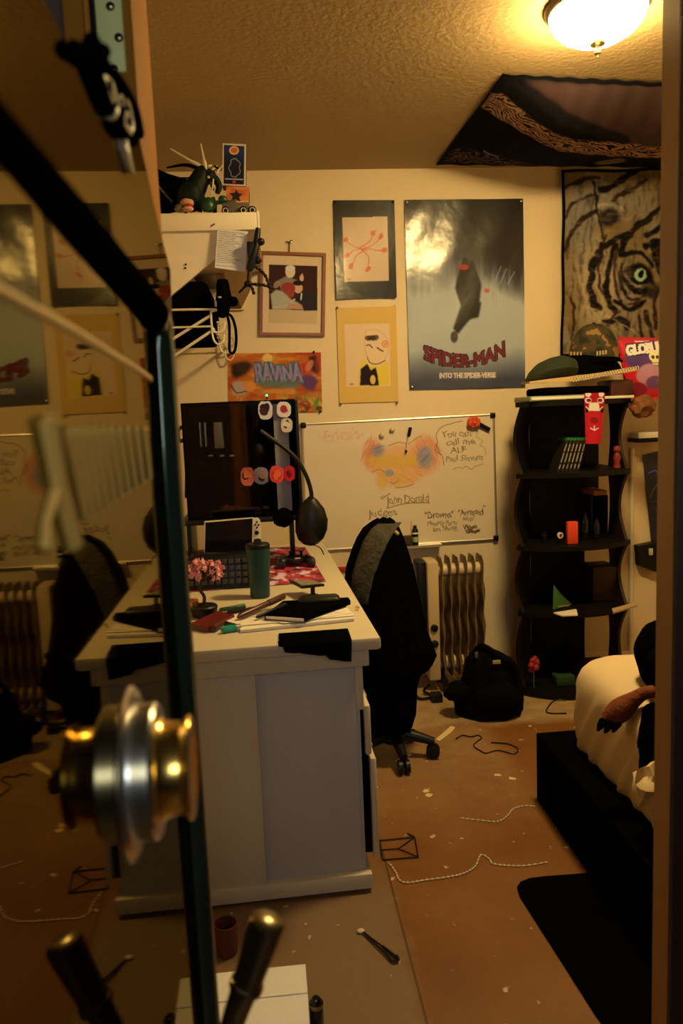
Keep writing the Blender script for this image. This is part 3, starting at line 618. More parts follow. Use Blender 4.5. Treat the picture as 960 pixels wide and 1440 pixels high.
# ============================================================ SHELVES ON THE LEFT WALL
YS = 3.0
def s3(u, v, o=0): return at(u, v, y=YS + o)
zt = s3(300, 299).z; zb = s3(300, 324).z; xr = s3(361, 312).x
sh = thing('toy_shelf', 'cream painted wall shelf full of toys near the ceiling', 'shelf', (LX + .38, YS + .42, zb))
q = B(); q.box((LX, YS, zb), (xr, W - .002, zt), M_white, .004); q.done('board', sh)
q = B(); q.box((xr, YS + .002, zb - .004), (xr + .010, W - .002, zt + .006), M_wire, .003); q.done('front_edging', sh)
q = B(); p = [s3(u, v, .012) for u, v in ((150, 327), (338, 327), (302, 364), (238, 418), (190, 458))]; p[0].x = LX; p[-1].x = LX; p[0].z = p[1].z = zb
q.prism(p, (0, .02, 0), M_white); br_ = q.done('bracket', sh)
for u, v in ((261, 372), (260.5, 377)):
    q = B(); q.lathe([(.004, .0), (.004, -.002), (.0, -.003)], M_blackp, axisM(s3(u, v, .011), (0, 1, 0)), 8); q.done('screw', br_)
q = B(); a = s3(301, 316); q.tube([a + Vector((-.012, -.001, -.006)), a + Vector((0, -.006, 0))], .002, M_bronze); q.lathe([(.004, -.002), (.004, 0), (0, .001)], M_bronze, axisM(a + Vector((0, -.006, 0)), (0, -1, 0)), 8); q.done('bent_nail', sh)
# paper list
P = Art(((306, 321), (349, 326), (344.5, 383), (302, 377)), (205, 180, 128), dens=2.2)
for i in range(20):
    v = 325 + i * 2.55; rs2 = random.Random(i); x = 308 - i * .2; x1 = x + rs2.uniform(18, 32)
    if i == 18: continue
    while x < x1:
        l = rs2.uniform(2, 6); P.stroke(((x, v + (x - 305) * .1), (x + l, v + (x + l - 305) * .1 + rs2.uniform(-.4, .4))), .9, (104, 84, 50), rs2.uniform(.5, .9), False); x += l + 1.2
P.stroke(((344, 332), (338, 345), (341, 352)), 2.2, (216, 196, 150), .6)
P.build('note_paper', onwall(.004, YS, curl=lambda U, V: .002 + .006 * V * V), M_matte, None, 'handwritten paper list taped below the cream toy shelf', 'paper', solid=.0)
# dragon ---------------------------------------------------------
M_dg = mat('dragon_dark_green', (.003, .010, .006), .6, spec=.2, var=.3); M_dw = mat('dragon_wing_black', (.002, .003, .003), .9, spec=0); M_bone = mat('bone_white', (.6, .52, .38), .5); M_green = mat('toy_green', (.004, .05, .014), .4)
YD = 3.13
def d3(u, v, o=0): return at(u, v, y=YD + o)
dz = zt + .001
dr = thing('toy_dragon', 'black and green toy dragon with spread wing on the cream shelf', 'toy', Vector((d3(285, 290).x, YD, dz)))
q = B(); q.tube(sm([d3(262, 285), d3(276, 262), d3(284, 246), d3(290, 240)]), [.05 - .0014 * i for i in range(19)], M_dg, 12); q.blob(d3(268, 276), (.055, .06, .055), M_dg, .15, 5, 1); q.done('body', dr)
q = B(); q.blob(d3(293, 249), (.032, .03, .026), M_dg, .25, 6, 2); q.tube(sm([d3(292, 250), d3(302, 252), d3(308, 262), d3(305, 272)]), [.02 - .0006 * i for i in range(19)], M_dg, 10); q.done('head', dr)
for (a, b) in (((291, 240), (239, 209)), ((290, 242), (282, 202))):
    q = B(); A0, B0 = d3(*a), d3(*b); q.tube([A0, A0.lerp(B0, .3), A0.lerp(B0, .45), B0], [.006, .009, .005, .003], M_bone, 8); q.done('horn', dr)
q = B(); q.prism([d3(210, 232, .03), d3(236, 244, .01), d3(262, 252), d3(274, 248), d3(271, 268), d3(262, 294, .02), d3(238, 299, .03), d3(206, 299, .03)], (0, .012, 0), M_dw)
q.tube([d3(208, 246), d3(242, 284)], .004, mat('wing_rib', (.12, .09, .06), .5)); q.tube(sm([d3(234, 236), d3(262, 232), d3(286, 240)]), [.003 + .0006 * i for i in range(13)], M_dw, 8)
for k in range(3): q.tube([d3(266, 250 + k * 6), d3(212 + k * 12, 252 + k * 15)], .003, M_dw, 6)
q.done('wing', dr)
q = B(); 
for a, b in (((281, 264), (279, 297)), ((262, 284), (258, 298)), ((296, 280), (300, 298))): q.tube([d3(*a), d3((a[0] + b[0]) / 2 + 3, (a[1] + b[1]) / 2), d3(*b)], [.018, .012, .014], M_dg, 8)
q.done('leg', dr)
q = B()
for i in range(7):
    a = d3(288 + i * 2.6, 244 - (i % 3) * 5); b = d3(292 + i * 3.5, 232 + (i % 2) * 6); q.tube([a, b], [.006, .001], M_dw if i % 2 else M_bone, 6)
q.done('spikes', dr)
q = B(); q.tube(sm([d3(300, 252, -.035), d3(299, 262, -.04), d3(296, 274, -.04)]), .003, M_bone, 6); q.tube(sm([d3(296, 256, -.032), d3(300, 268, -.03)]), .006, M_green, 6); q.done('jaw', dr)
q = B(); q.blob(d3(293, 249, -.031), (.006, .004, .005), mat('toy_gold', (.6, .45, .12), .3)); q.done('eye', dr)
def shelfobj(u, v): return Vector((d3(u, 297).x, YD, zt + .001))
# green creature by the dragon
q = B(); b0 = d3(290, 297); g = thing('green_figurine', 'small glossy green figurine on the toy shelf under the dragon head', 'toy', Vector((d3(296, 290).x, YD - .06, dz)))
q.blob(at(292, 289, y=YD - .06), (.026, .022, .03), M_green, .1, 4, 3, flat=-.75); q.done('body', g)
q = B(); q.blob(at(313, 281, y=YD - .06), (.018, .016, .016), M_green, .1, 4, 4); q.tube([at(297, 286, y=YD - .06), at(311, 284, y=YD - .06)], .008, M_green); q.done('head', g)
# plush with open mouth
pk = thing('pink_plush', 'tiny tan and pink plush head with red mouth lying on the toy shelf', 'plush toy', Vector((at(260, 297, y=3.04).x, 3.045, dz)))
M_tan = mat('tan_felt', (.5, .3, .19), .9); c_ = at(263, 289.5, y=3.05); 
q = B(); q.blob(c_ + Vector((0, 0, .012)), (.026, .024, .014), M_tan, .15, 5, 1); q.blob(c_ + Vector((.002, 0, -.012)), (.022, .022, .010), M_tan, .1, 5, 2); q.blob(c_ + Vector((-.026, .01, -.006)), (.024, .02, .016), mat('dun_felt', (.2, .14, .08), .9), .2, 5, 3); q.done('head', pk)
q = B(); q.blob(c_ + Vector((.006, -.006, -.001)), (.017, .018, .007), M_red, .05); q.done('mouth', pk)
# red box with pale m
rb = thing('red_carton', 'little red carton with a pale letter at the left end of the toy shelf', 'box', Vector((at(214, 297, y=3.05).x, 3.06, dz)))
c_ = rb.location.copy(); q = B(); q.box(c_ + Vector((-.024, -.02, 0)), c_ + Vector((.024, .02, .030)), M_red, .002); q.done('body', rb)
q = B(); o_ = c_ + Vector((.0, -.021, .006))
q.tube(sm([o_ + Vector((-.014, 0, 0)), o_ + Vector((-.009, 0, .017)), o_ + Vector((0, 0, .004)), o_ + Vector((.009, 0, .017)), o_ + Vector((.014, 0, 0))]), .002, M_paper, 6); q.done('letter', rb)
# blue boxed figure carton
YB = 3.2
def boxfront(quad, y, dy, art, label, name, cat, m=M_post):
    pts = [at(u, v, y=y) for u, v in quad]; t = thing(name, label, cat, (pts[2] + pts[3]) / 2 + Vector((0, dy / 2, 0)))
    q = B(); q.prism([p + Vector((0, .0015, 0)) for p in pts], (0, dy, 0), M_dark); q.done('box_body', t)
    art.build('printed_front', onwall(0, y), m, t); return t
P = Art(((313, 201.5), (346, 203), (345.5, 262), (312.5, 260.5)), (208, 170, 112), dens=2.4)
P.poly(((315, 204), (343.5, 205.5), (343, 259.5), (314.5, 258.5)), (10, 12, 18)); P.put(np.clip(1.4 - 2.6 * P.V, 0, 1) * (P.U > .08) * (P.U < .92) * (P.V > .05), (16, 44, 72), .9)
P.ell(329, 211.5, 7, 6, (222, 150, 70)); P.ell(329, 211.5, 5, 4, (176, 96, 36)); 
P.stroke([(329 + 7.5 * math.cos(a) + (2 if i % 2 else 0), 236 + 13 * math.sin(a)) for i, a in enumerate([k * .52 for k in range(13)])], 1.1, (176, 150, 120), .8)
P.stroke(((317, 251.5), (341, 252.5)), 1.6, (196, 176, 150), .85, False); P.ell(329, 256, 2.6, 2.4, (170, 40, 30))
bxz = boxfront(((313, 201.5), (346, 203), (345.5, 262), (312.5, 260.5)), YB, .07, P, 'narrow dark blue figure box with orange bubble standing on the toy shelf', 'figure_box', 'box')
# orange box beneath it
P = Art(((318, 262), (350, 263), (350, 298), (318, 298)), (206, 108, 40), dens=2); P.put(np.clip((P.noise(20, 8, 51) - .4) * 4, 0, 1), (178, 72, 26), .8); P.poly(((332, 266), (335, 272), (341, 273), (336, 277), (338, 284), (331, 280), (325, 284), (327, 276), (322, 272), (330, 271)), (28, 18, 14)); P.poly(((327, 284), (348, 282), (349, 292), (330, 293)), (222, 140, 70)); P.poly(((330, 288), (336, 285), (342, 291), (333, 293)), (196, 60, 30))
obx = boxfront(((318, 262), (350, 263), (350, 297), (318, 297)), YB - .02, .10, P, 'orange printed box on the toy shelf carrying the blue figure box', 'orange_box', 'box')
# toy truck
tk = thing('toy_truck', 'dark toy truck with white rimmed wheels at the shelf end', 'toy', Vector((d3(335, 297).x, 3.08, dz)))
q = B(); a = at(313, 297, y=3.08); b = at(351, 287, y=3.08); q.box((a.x, 3.05, zt + .012), (b.x, 3.12, b.z), mat('toy_olive', (.10, .085, .05), .6), .004); a2 = at(318, 284, y=3.08); q.box((a2.x, 3.06, b.z), (at(332, 284, y=3.08).x, 3.11, b.z + .012), mat('toy_olive_dark', (.05, .05, .03), .6), .003); q.done('body', tk)
for u in (317, 342, 354.5):
    wl = at(u, 291.5, y=3.045); wl.z = zt + .0165
    q = B(); M_ = axisM(wl, (0, -1, 0)); q.lathe([(.008, -.01), (.016, -.008), (.016, .006), (.012, .008), (.011, .006), (.004, .008), (.0, .009)], M_blackp, M_, 16); q.lathe([(.0105, .0075), (.009, .0085), (.0075, .0075)], M_bone, M_, 16, False); q.done('wheel', tk)
q = B(); q.blob(at(299, 283, y=3.2), (.03, .03, .045), mat('toy_gold', (.6, .45, .12), .3), .3, 7, 4); q.done('gold_ornament', None, 'crumpled gold ornament behind the toy dragon head', 'ornament') if False else None

# wire rack below --------------------------------------------------
wr = thing('wire_rack', 'white wire rack with hooked front bars below the cream shelf', 'rack', (LX + .35, YS + .4, s3(250, 500).z))
prof = [(200, 436.5), (290, 435), (296, 439), (297, 452), (299, 464), (304, 467.5), (311, 466), (315.5, 460), (316, 452.5)]
hook2 = [(297, 454), (298.5, 470), (301, 479), (306, 484), (311, 483), (314.5, 477), (314.5, 470)]
for o in (0, .40, .80):
    q = B(); pp = [s3(u, v, 0) + Vector((0, o, 0)) for u, v in prof]; pp[0].x = LX; q.tube(sm(pp, 4), .0042, M_wire, 8)
    q.tube(sm([s3(u, v, 0) + Vector((0, o, 0)) for u, v in hook2], 4), .0036, M_wire, 8)
    a = s3(297, 459) + Vector((0, o, 0)); q.tube([Vector((LX, YS + o, a.z)), a], .0036, M_wire, 8)
    q.done('hooked_bar', wr)
q = B()
for u, v in ((316, 452.5), (300, 462)): 
    a = s3(u, v); q.tube([a, Vector((a.x, W - .01, a.z))], .004, M_wire, 8)
q.done('front_rail', wr)
for (a, b) in (((295, 444), (232, 483)), ((299, 464), (236, 506))):
    q = B(); A0 = s3(*a) + Vector((0, .006, 0)); B0 = s3(*b) + Vector((0, .006, 0)); d = B0 - A0; B1 = A0 + d * ((LX - A0.x) / d.x); q.tube([A0, B1], .0055, M_wire, 8); q.done('brace', wr)
# black bag lying on the rack
q = B(); zr = s3(250, 470).z; a = s3(235, 380); b = s3(297, 432); cx = (a.x - .1 + b.x) / 2
q.box((a.x - .14, YS + .03, zr), (b.x - .008, YS + .62, s3(260, 392).z), M_black, .035, seg=4); q.done('black_duffel_bag', None, 'black bag stuffed on the wire rack under the cream shelf', 'bag')
q = B(); q.box((LX + .01, YS + .05, zr), (a.x - .15, YS + .5, s3(260, 415).z), M_black, .03, seg=3); q.done('folded_clothes', None, 'dark folded clothes beside the bag on the wire rack, partly hidden', 'clothes') if False else None
q = B(); a = s3(284, 386, .04); b = s3(300, 389, .04); q.box((s3(268, 386).x, YS + .05, s3(0, 389).z), (b.x, YS + .4, a.z + .006), mat('grey_book', (.22, .19, .14), .7), .002); q.done('grey_case', None, 'thin grey case lying on top of the black bag', 'case')
# cardboard bin beyond the paper
q = B(); a = s3(318, 400, .28); b = s3(350, 332, .28)
q.prism([Vector((s3(312, 330, .28).x, YS + .28, zb - .001)), Vector((s3(352, 330, .28).x, YS + .28, zb - .001)), s3(349, 392, .28), s3(335, 420, .28), s3(318, 420, .28)], (0, .3, 0), mat('brown_cardboard', (.16, .09, .035), .8, var=.15)); q.done('hanging_divider', sh)
q = B(); a = s3(322, 388, .84); b = s3(343, 436, .84); q.box((a.x - .03, W - .02, b.z), (b.x, W - .001, a.z + .1), M_white, .003); q.done('wall_panel', None, 'cream panel on the back wall behind the hanging black gear', 'panel')
# camera bag with strap hanging from the rack hook
cb = thing('camera_bag', 'black camera pouch with long strap loop hanging from the wire rack', 'bag', s3(318, 497, .03))
q = B(); 
def R_(v, l, r, y, d, n=12): 
    a = at(l, v, y=y); b = at(r, v, y=y); c = (a + b) / 2; hx = (b.x - a.x) / 2
    return [Vector((c.x + hx * math.cos(k * 2 * math.pi / n), c.y + d * math.sin(k * 2 * math.pi / n), c.z)) for k in range(n)]
q.loft([R_(v, l, r, YS + .03, d) for v, l, r, d in ((394, 305, 320, .03), (400, 304, 322, .05), (410, 304, 324, .055), (420, 303, 326, .06), (430, 302, 325, .06), (440, 304, 322, .05), (446, 308, 317, .03))], M_black); q.blob(s3(327, 424, .02), (.02, .02, .018), M_black, .3, 6, 2); q.done('pouch', cb)
q = B(); q.tube(sm([s3(318, 440, .02), s3(326, 446, .02), s3(331, 462, .02), s3(332, 480, .02), s3(330, 493, .02), s3(326, 497, .02), s3(322.5, 492, .02), s3(322.5, 474, .02), s3(322, 455, .02), s3(319, 443, .02)], 5), .0055, M_black, 8); q.done('strap', cb)
q = B(); a = s3(309, 418, -.03); q.box(a + Vector((-.006, -.004, -.003)), a + Vector((.006, .002, .003)), M_bone, .001); q.done('buckle', cb)
q = B(); a = s3(303, 427, -.02); q.box(a + Vector((-.004, -.004, -.012)), a + Vector((.004, .002, .012)), mat('grey_strap_clip', (.25, .2, .15), .6), .002); q.done('clip', cb)
# flexible camera tripod hooked on the shelf edge
ft = thing('flexible_tripod', 'black jointed flexible tripod clamped on the shelf edge beside the paper', 'tripod', s3(352, 412, -.03))
q = B(); q.tube([s3(363, 321, -.03), s3(360, 345, -.03), s3(354, 370, -.03), s3(350, 380, -.03)], [.010, .014, .018, .012], M_blackp, 10)
for u, v in ((366, 340), (362, 366)): q.blob(s3(u, v, -.03), (.016, .016, .014), M_blackp, .1, 5, 1); 
q.box(s3(352, 352, -.03) + Vector((-.012, -.012, -.03)), s3(352, 352, -.03) + Vector((.012, .012, .03)), M_blackp, .003); q.done('head', ft)
for pts in (((358, 374), (366, 380), (373, 388), (378, 400), (381, 408)), ((348, 399), (360, 400), (372, 401), (384, 406)), ((350, 398), (355, 407), (357, 414))):
    q = B(); path = sm([s3(u, v, -.03) for u, v in pts], 6); q.tube(path, [.0052 + .0022 * (i % 3 == 0) for i in range(len(path))], M_blackp, 8); q.done('leg', ft)
q = B(); q.blob(s3(349, 399, -.03), (.016, .014, .012), M_blackp, .1, 5, 1); q.tube([s3(350, 380, -.03), s3(349, 399, -.03)], .006, M_blackp); q.tube([s3(347, 400, -.03), s3(336, 412, -.03)], [.006, .004], M_blackp); q.done('joint_hub', ft)

# ============================================================ THE DESK
DA = math.radians(1.6); DO = Vector((.226, 2.055, 0)); DM = Matrix.Translation(DO) @ Matrix.Rotation(DA, 4, 'Z')
DW = .95; DL = 1.60; DZ = .775
dk_ = thing('desk', 'beige and grey laminate desk with drawers on its right side', 'desk', DM @ Vector((-DW / 2, DL / 2, 0)))
def dbox(nm, a, b, m, bev=.003, lab=None, par=dk_):
    q = B(); q.box(a, b, m, bev, DM); return q.done(nm, par, lab)
dbox('desktop', (-DW - .02, -.045, DZ - .036), (.042, DL, DZ), M_desk, .008)
dbox('plinth', (-DW, 0, .012), (0, DL - .05, .058), M_desk, .003)
dbox('rail', (-DW, -.012, .685), (.012, .015, DZ - .037), M_desk, .003)
sx = -.305
dbox('end_panel', (-DW + .01, .010, .058), (sx, .03, .685), M_desk, .002)
dbox('end_panel', (sx, .022, .058), (-.026, .04, .685), M_deskp, .001, 'grey recessed end panel')
dbox('side_frame', (-.026, .03, .058), (-.014, DL - .05, .737), M_deskp, .001)
dbox('back_panel', (-DW + .01, DL - .08, .058), (-.03, DL - .05, .737), M_deskp, .001)
dbox('side_frame', (-DW + .005, .03, .058), (-DW + .02, DL - .05, .737), M_deskp, .001)
dbox('corner_post', (-.026, .014, .55), (-.004, .04, .685), M_desk, .002)
for za, zb_, pr in ((.405, .555, .014), (.085, .395, .026)):
    d = dbox('drawer', (pr - .016, .028, za), (pr + .002, .54, zb_), M_desk, .006)
    q = B(); q.box((-.25, .05, za + .01), (pr - .016, .52, zb_ - .01), M_black, 0, DM); q.done('drawer_body', d)  # coloured black so the gap behind the drawer front reads as shade
    q = B(); q.box((pr + .002, .2, zb_ - .05), (pr + .018, .34, zb_ - .035), M_chrome, .003, DM); q.done('pull', d)
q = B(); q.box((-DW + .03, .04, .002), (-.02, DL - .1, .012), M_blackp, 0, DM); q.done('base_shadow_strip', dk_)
def dp(u, v, o=0): p = at(u, v, z=DZ + .0015 + o); return p
# red patterned mat
P = Art(((215, 776), (428, 768), (458, 817), (190, 838)), (150, 44, 34), dens=1.0, ref=(205, 158, 88))
P.put(np.clip((P.noise(12, 4, 61, 3) - .5) * 9, 0, 1), (206, 160, 130), .85); P.put(np.clip((P.noise(9, 3, 62, 3) - .55) * 9, 0, 1), (28, 22, 22), .85); P.put(np.clip((P.noise(16, 5, 63, 3) - .56) * 9, 0, 1), (176, 24, 22), .9)
def ondesk(X, Y, U, V):
    d = MW @ np.stack([(X - 480) / F, -(Y - 720) / F, -np.ones_like(X)]); t = (DZ + .003 - H) / d[2]; p = d * t; p[2] += H; return p.T
P.build('desk_mat', ondesk, M_matte, None, 'red and white patterned desk mat under the computer gear', 'desk mat', solid=.003)
# riser + computer case ------------------------------------------
YP = 3.1
pcz = at(415, 724, y=YP).z; x0 = at(262, 700, y=YP).x; x1 = at(421, 700, y=YP).x
rs_ = thing('desk_riser', 'black riser table under the computer case', 'riser', Vector(((x0 + x1) / 2, YP + .12, DZ)))
q = B(); q.box((x0 - .03, YP - .01, pcz - .022), (x1 - .01, YP + .26, pcz - .001), M_blackp, .004); q.done('top_board', rs_)
for x in (x0 - .01, x1 - .045):
    q = B(); q.box((x, YP + .02, DZ + .004), (x + .018, YP + .24, pcz - .022), M_blackp, .003); q.done('leg', rs_)
pc = thing('computer_case', 'large black computer case with stickers on its glass side panel', 'computer', Vector(((x0 + x1) / 2, YP + .11, pcz)))
zc = at(415, 561, y=YP).z
q = B(); th = .012
for a, b in (((x0, YP + .004, pcz), (x1, YP + .215, pcz + th)), ((x0, YP + .004, zc - th), (x1, YP + .215, zc)), ((x0, YP + .004, pcz), (x0 + th, YP + .215, zc)), ((x1 - th, YP + .004, pcz), (x1, YP + .215, zc)), ((x0, YP + .2, pcz), (x1, YP + .215, zc))): q.box(a, b, M_black, .002)
q.done('chassis', pc)
def p3(u, v, o=0): return at(u, v, y=YP + o)
M_pcg = mat('case_reflection_grey', (.82, .82, .9), .6)
q = B(); a = p3(383, 566, .08); b = p3(414, 722, .08); q.box((a.x, YP + .06, b.z + .01), (b.x - .008, YP + .08, a.z - .006), M_pcg, .002); q.done('reflection_plate', pc, 'light grey plate standing in for a reflection in the glass')  # pale plate imitates a reflection on the case glass
q = B(); a = p3(270, 650, .09); b = p3(378, 665, .09); q.box((a.x, YP + .02, b.z), (b.x, YP + .17, a.z), M_black, .003)
q.done('graphics_card', pc)
for u in (280, 287): 
    q = B(); a = p3(u, 594, .05); b = p3(u + 4, 628, .05); q.box((a.x, YP + .03, b.z), (b.x, YP + .14, a.z), mat('module_grey', (.35, .36, .38), .4, .6), .001); q.done('memory_module', pc)
q = B(); a = p3(300, 594, .05); b = p3(314, 630, .05); q.box((a.x, YP + .03, b.z), (b.x, YP + .14, a.z), mat('cooler_grey', (.22, .21, .17), .5, .4), .003); q.done('cooler', pc)
q = B(); a = p3(268, 662, .12); b = p3(380, 720, .12); q.box((a.x, YP + .06, b.z), (b.x, YP + .19, a.z), M_black, .003); q.done('power_shroud', pc)
for u in (296, 312, 326): 
    q = B(); q.blob(p3(u, 641, .015), (.010, .006, .004), mat('small_parts_grey', (.2, .2, .2), .5), .4, 8, u); q.done('connector', pc)
gl = bpy.data.materials.new('smoked_glass'); gl.use_nodes = True; nt = gl.node_tree; nt.nodes.clear(); o_ = nt.nodes.new('ShaderNodeOutputMaterial'); tb = nt.nodes.new('ShaderNodeBsdfTransparent'); tb.inputs[0].default_value = (.86, .86, .88, 1); gb = nt.nodes.new('ShaderNodeBsdfGlossy'); gb.inputs['Roughness'].default_value = .04; ms = nt.nodes.new('ShaderNodeMixShader'); ms.inputs[0].default_value = .06
nt.links.new(tb.outputs[0], ms.inputs[1]); nt.links.new(gb.outputs[0], ms.inputs[2]); nt.links.new(ms.outputs[0], o_.inputs[0])
q = B(); q.box((x0 + .003, YP, pcz + .004), (x1 - .003, YP + .004, zc - .004), gl); q.done('glass_panel', pc)
q = B(); q.box((x1 - .004, YP + .004, pcz + .01), (x1 + .012, YP + .21, zc - .004), M_blackp, .005); q.done('front_bezel', pc)
# stickers (plain blot shapes)
def sticker(u, v, ru, rv, cols, lab, seed=0, seq=0):
    P = Art(((u - ru, v - rv), (u + ru, v - rv), (u + ru, v + rv), (u - ru, v + rv)), cols[0], dens=3)
    rs3 = random.Random(seed)
    for c_ in cols[1:]:
        for k in range(2): P.ell(u + rs3.uniform(-.35, .35) * ru, v + rs3.uniform(-.35, .35) * rv, ru * rs3.uniform(.3, .55), rv * rs3.uniform(.25, .5), c_)
    P.stroke(((u - ru * .5, v + rv * .1), (u + ru * .5, v + rv * .05)), .8, cols[-1])
    o = P.build('sticker', onwall(.001, YP), M_matte, pc, lab); 
    # trim to a rounded outline
    me = o.data; bm = bmesh.new(); bm.from_mesh(me); c_ = sum((x.co for x in bm.verts), Vector()) / len(bm.verts); hx = max(abs(x.co.x - c_.x) for x in bm.verts); hz = max(abs(x.co.z - c_.z) for x in bm.verts)
    dl = [x for x in bm.verts if (abs(x.co.x - c_.x) / hx) ** 2.4 + (abs(x.co.z - c_.z) / hz) ** 2.4 > 1 + .25 * noise.noise(Vector((x.co.x * 60, seed, x.co.z * 60)))]
    bmesh.ops.delete(bm, geom=dl, context='VERTS'); bm.to_mesh(me); bm.free()
sticker(373, 577, 10, 13, ((196, 170, 130), (52, 28, 34), (40, 22, 28), (60, 30, 30)), 'dark blot sticker with white rim', 1)
sticker(399, 576, 10, 11, ((200, 176, 130), (196, 150, 110), (150, 40, 34)), 'cream sticker with red mark', 2)
sticker(403, 598, 8, 10, ((190, 160, 110), (40, 30, 26), (206, 176, 116)), 'black and cream round sticker', 3)
sticker(348, 670, 9.5, 13, ((190, 90, 50), (60, 24, 16), (220, 110, 50)), 'orange sticker', 4)
sticker(367, 669, 10, 12, ((130, 110, 90), (40, 32, 32), (160, 110, 70)), 'grey sticker', 5)
sticker(389, 667, 10, 12, ((206, 60, 40), (186, 36, 24), (220, 90, 40)), 'bright red sticker', 6)
sticker(407, 666, 7.5, 11, ((180, 26, 30), (150, 20, 24), (90, 14, 16)), 'dark red sticker', 7)
q = B(); a = p3(375, 557, .06); q.tube([a + Vector((0, 0, -.012)), a], .004, M_blackp); q.blob(a + Vector((0, 0, .002)), (.005, .005, .006), mat('green_led', (.05, .8, .3), .4, emit=((.05, 1, .35), 1.6))); q.done('green_light', pc, 'small glowing green light')
# cables behind/left of the case
q = B(); q.tube(sm([at(256, 600, y=3.2), at(250, 606, y=3.2), at(252, 620, y=3.2), at(262, 626, y=3.2), at(262, 700, y=3.22)]), .008, M_blackp, 8); q.done('power_cable', None, 'black cable looping on the left of the computer case', 'cable')
# console in its stand
YK = 2.93
bz = at(345, 776, y=YK).z; xa = at(282, 800, y=YK).x; xb = at(348, 800, y=YK).x
kb = thing('keyboard', 'black keyboard standing on edge in front of the game console', 'keyboard', Vector(((xa + xb) / 2, 2.74, DZ)))
q = B(); a = at(258, 835, y=2.72); b = at(351, 778, y=2.76)
KM = Matrix.Translation(Vector((0, 2.72, DZ + .003))) @ Matrix.Rotation(math.radians(-14), 4, 'X')
q.box((a.x, 0, 0), (b.x, .022, b.z - DZ - .0), M_blackp, .004, KM); q.done('body', kb)
M_key = mat('dark_key', (.03, .027, .025), .5)
kw = (b.x - a.x); kh = b.z - DZ
for i in range(9):
    for j in range(4):
        q = B(); xx = a.x + kw * (.08 + i * .10); zz = kh * (.14 + j * .2); q.box((xx, -.006, zz), (xx + kw * .075, .002, zz + kh * .15), M_key, .002, KM); q.done('key', kb)
q = B(); q.box((x0 + .02, YK - .05, DZ + .004), (at(376, 800, y=YK).x, YK + .08, bz - .001), M_blackp, .004); q.done('black_storage_box', None, 'black box on the desk carrying the game console', 'box')
cs = thing('game_console', 'handheld game console with white side controllers on the black box', 'game console', Vector((at(330, 770, y=YK).x, YK, bz)))
q = B(); q.prism([at(288, 777, y=YK), at(289, 735, y=YK), at(355, 729, y=YK), at(354, 777, y=YK)], (0, .014, 0), M_blackg); q.done('screen', cs)
q = B(); q.prism([at(288, 736, y=YK + .001), at(288, 733.5, y=YK + .001), at(356, 728, y=YK + .001), at(356, 731, y=YK + .001)], (0, .014, 0), M_paper); q.prism([at(287, 777, y=YK + .001), at(287, 734, y=YK + .001), at(289, 734, y=YK + .001), at(289.6, 777, y=YK + .001)], (0, .014, 0), M_paper); q.done('white_rim', cs)
q = B(); pts = [at(355, 729, y=YK - .001), at(362, 728.5, y=YK - .001), at(365.5, 732, y=YK - .001), at(367, 740, y=YK - .001), at(367, 777, y=YK - .001), at(355, 777, y=YK - .001)]; q.prism(pts, (0, .016, 0), M_paper); jc = q.done('side_controller', cs, 'white side controller')
for u, v, r in ((361, 734, 1.3), (358.6, 738, 1.3), (363.6, 738, 1.3), (361, 742, 1.3), (361, 749, 3.0)):
    q = B(); k_ = r / F * YK; q.lathe([(k_, .001), (k_, -.004), (k_ * .7, -.006), (0, -.006)], M_blackp, axisM(at(u, v, y=YK - .001), (0, 1, 0)), 12); q.done('button', jc)
# tan scrap left of console
q = B(); c_ = at(286, 768, y=2.9); c_.z = bz + .022; q.blob(c_, (.022, .014, .022), mat('tan_scrap', (.5, .36, .24), .8), .5, 6, 3); q.done('crumpled_wrapper', None, 'crumpled tan wrapper left of the game console', 'wrapper') if False else None
# headphones on the case corner
hp = thing('headphones', 'black over-ear headphones hanging at the right corner of the computer case', 'headphones', at(440, 766, y=3.04))
q = B(); q.tube(sm([at(u, v, y=3.03) for u, v in ((366, 606), (383, 618), (400, 630), (417, 646), (430, 668), (437, 690), (438, 704))], 6), .0085, M_blackp, 10); q.done('headband', hp)
q = B(); q.loft([R_(v, l, r, 3.04, d, 16) for v, l, r, d in ((698, 434, 440, .01), (704, 427, 447, .022), (716, 419, 456, .034), (732, 415, 461, .04), (746, 415, 460, .04), (758, 419, 455, .034), (765, 427, 447, .02), (767, 434, 441, .01))], M_blackp); q.done('ear_cup', hp)
q = B(); q.blob(at(398, 728, y=3.05), (.042, .035, .04), M_black, .1, 4, 2); q.done('ear_cup', hp)
q = B(); q.tube(sm([at(436, 765, y=3.02), at(446, 768, y=3.02), at(452, 773, y=3.02), at(455, 780, y=3.02)]), .0025, M_blackp, 6); q.done('cable', hp)
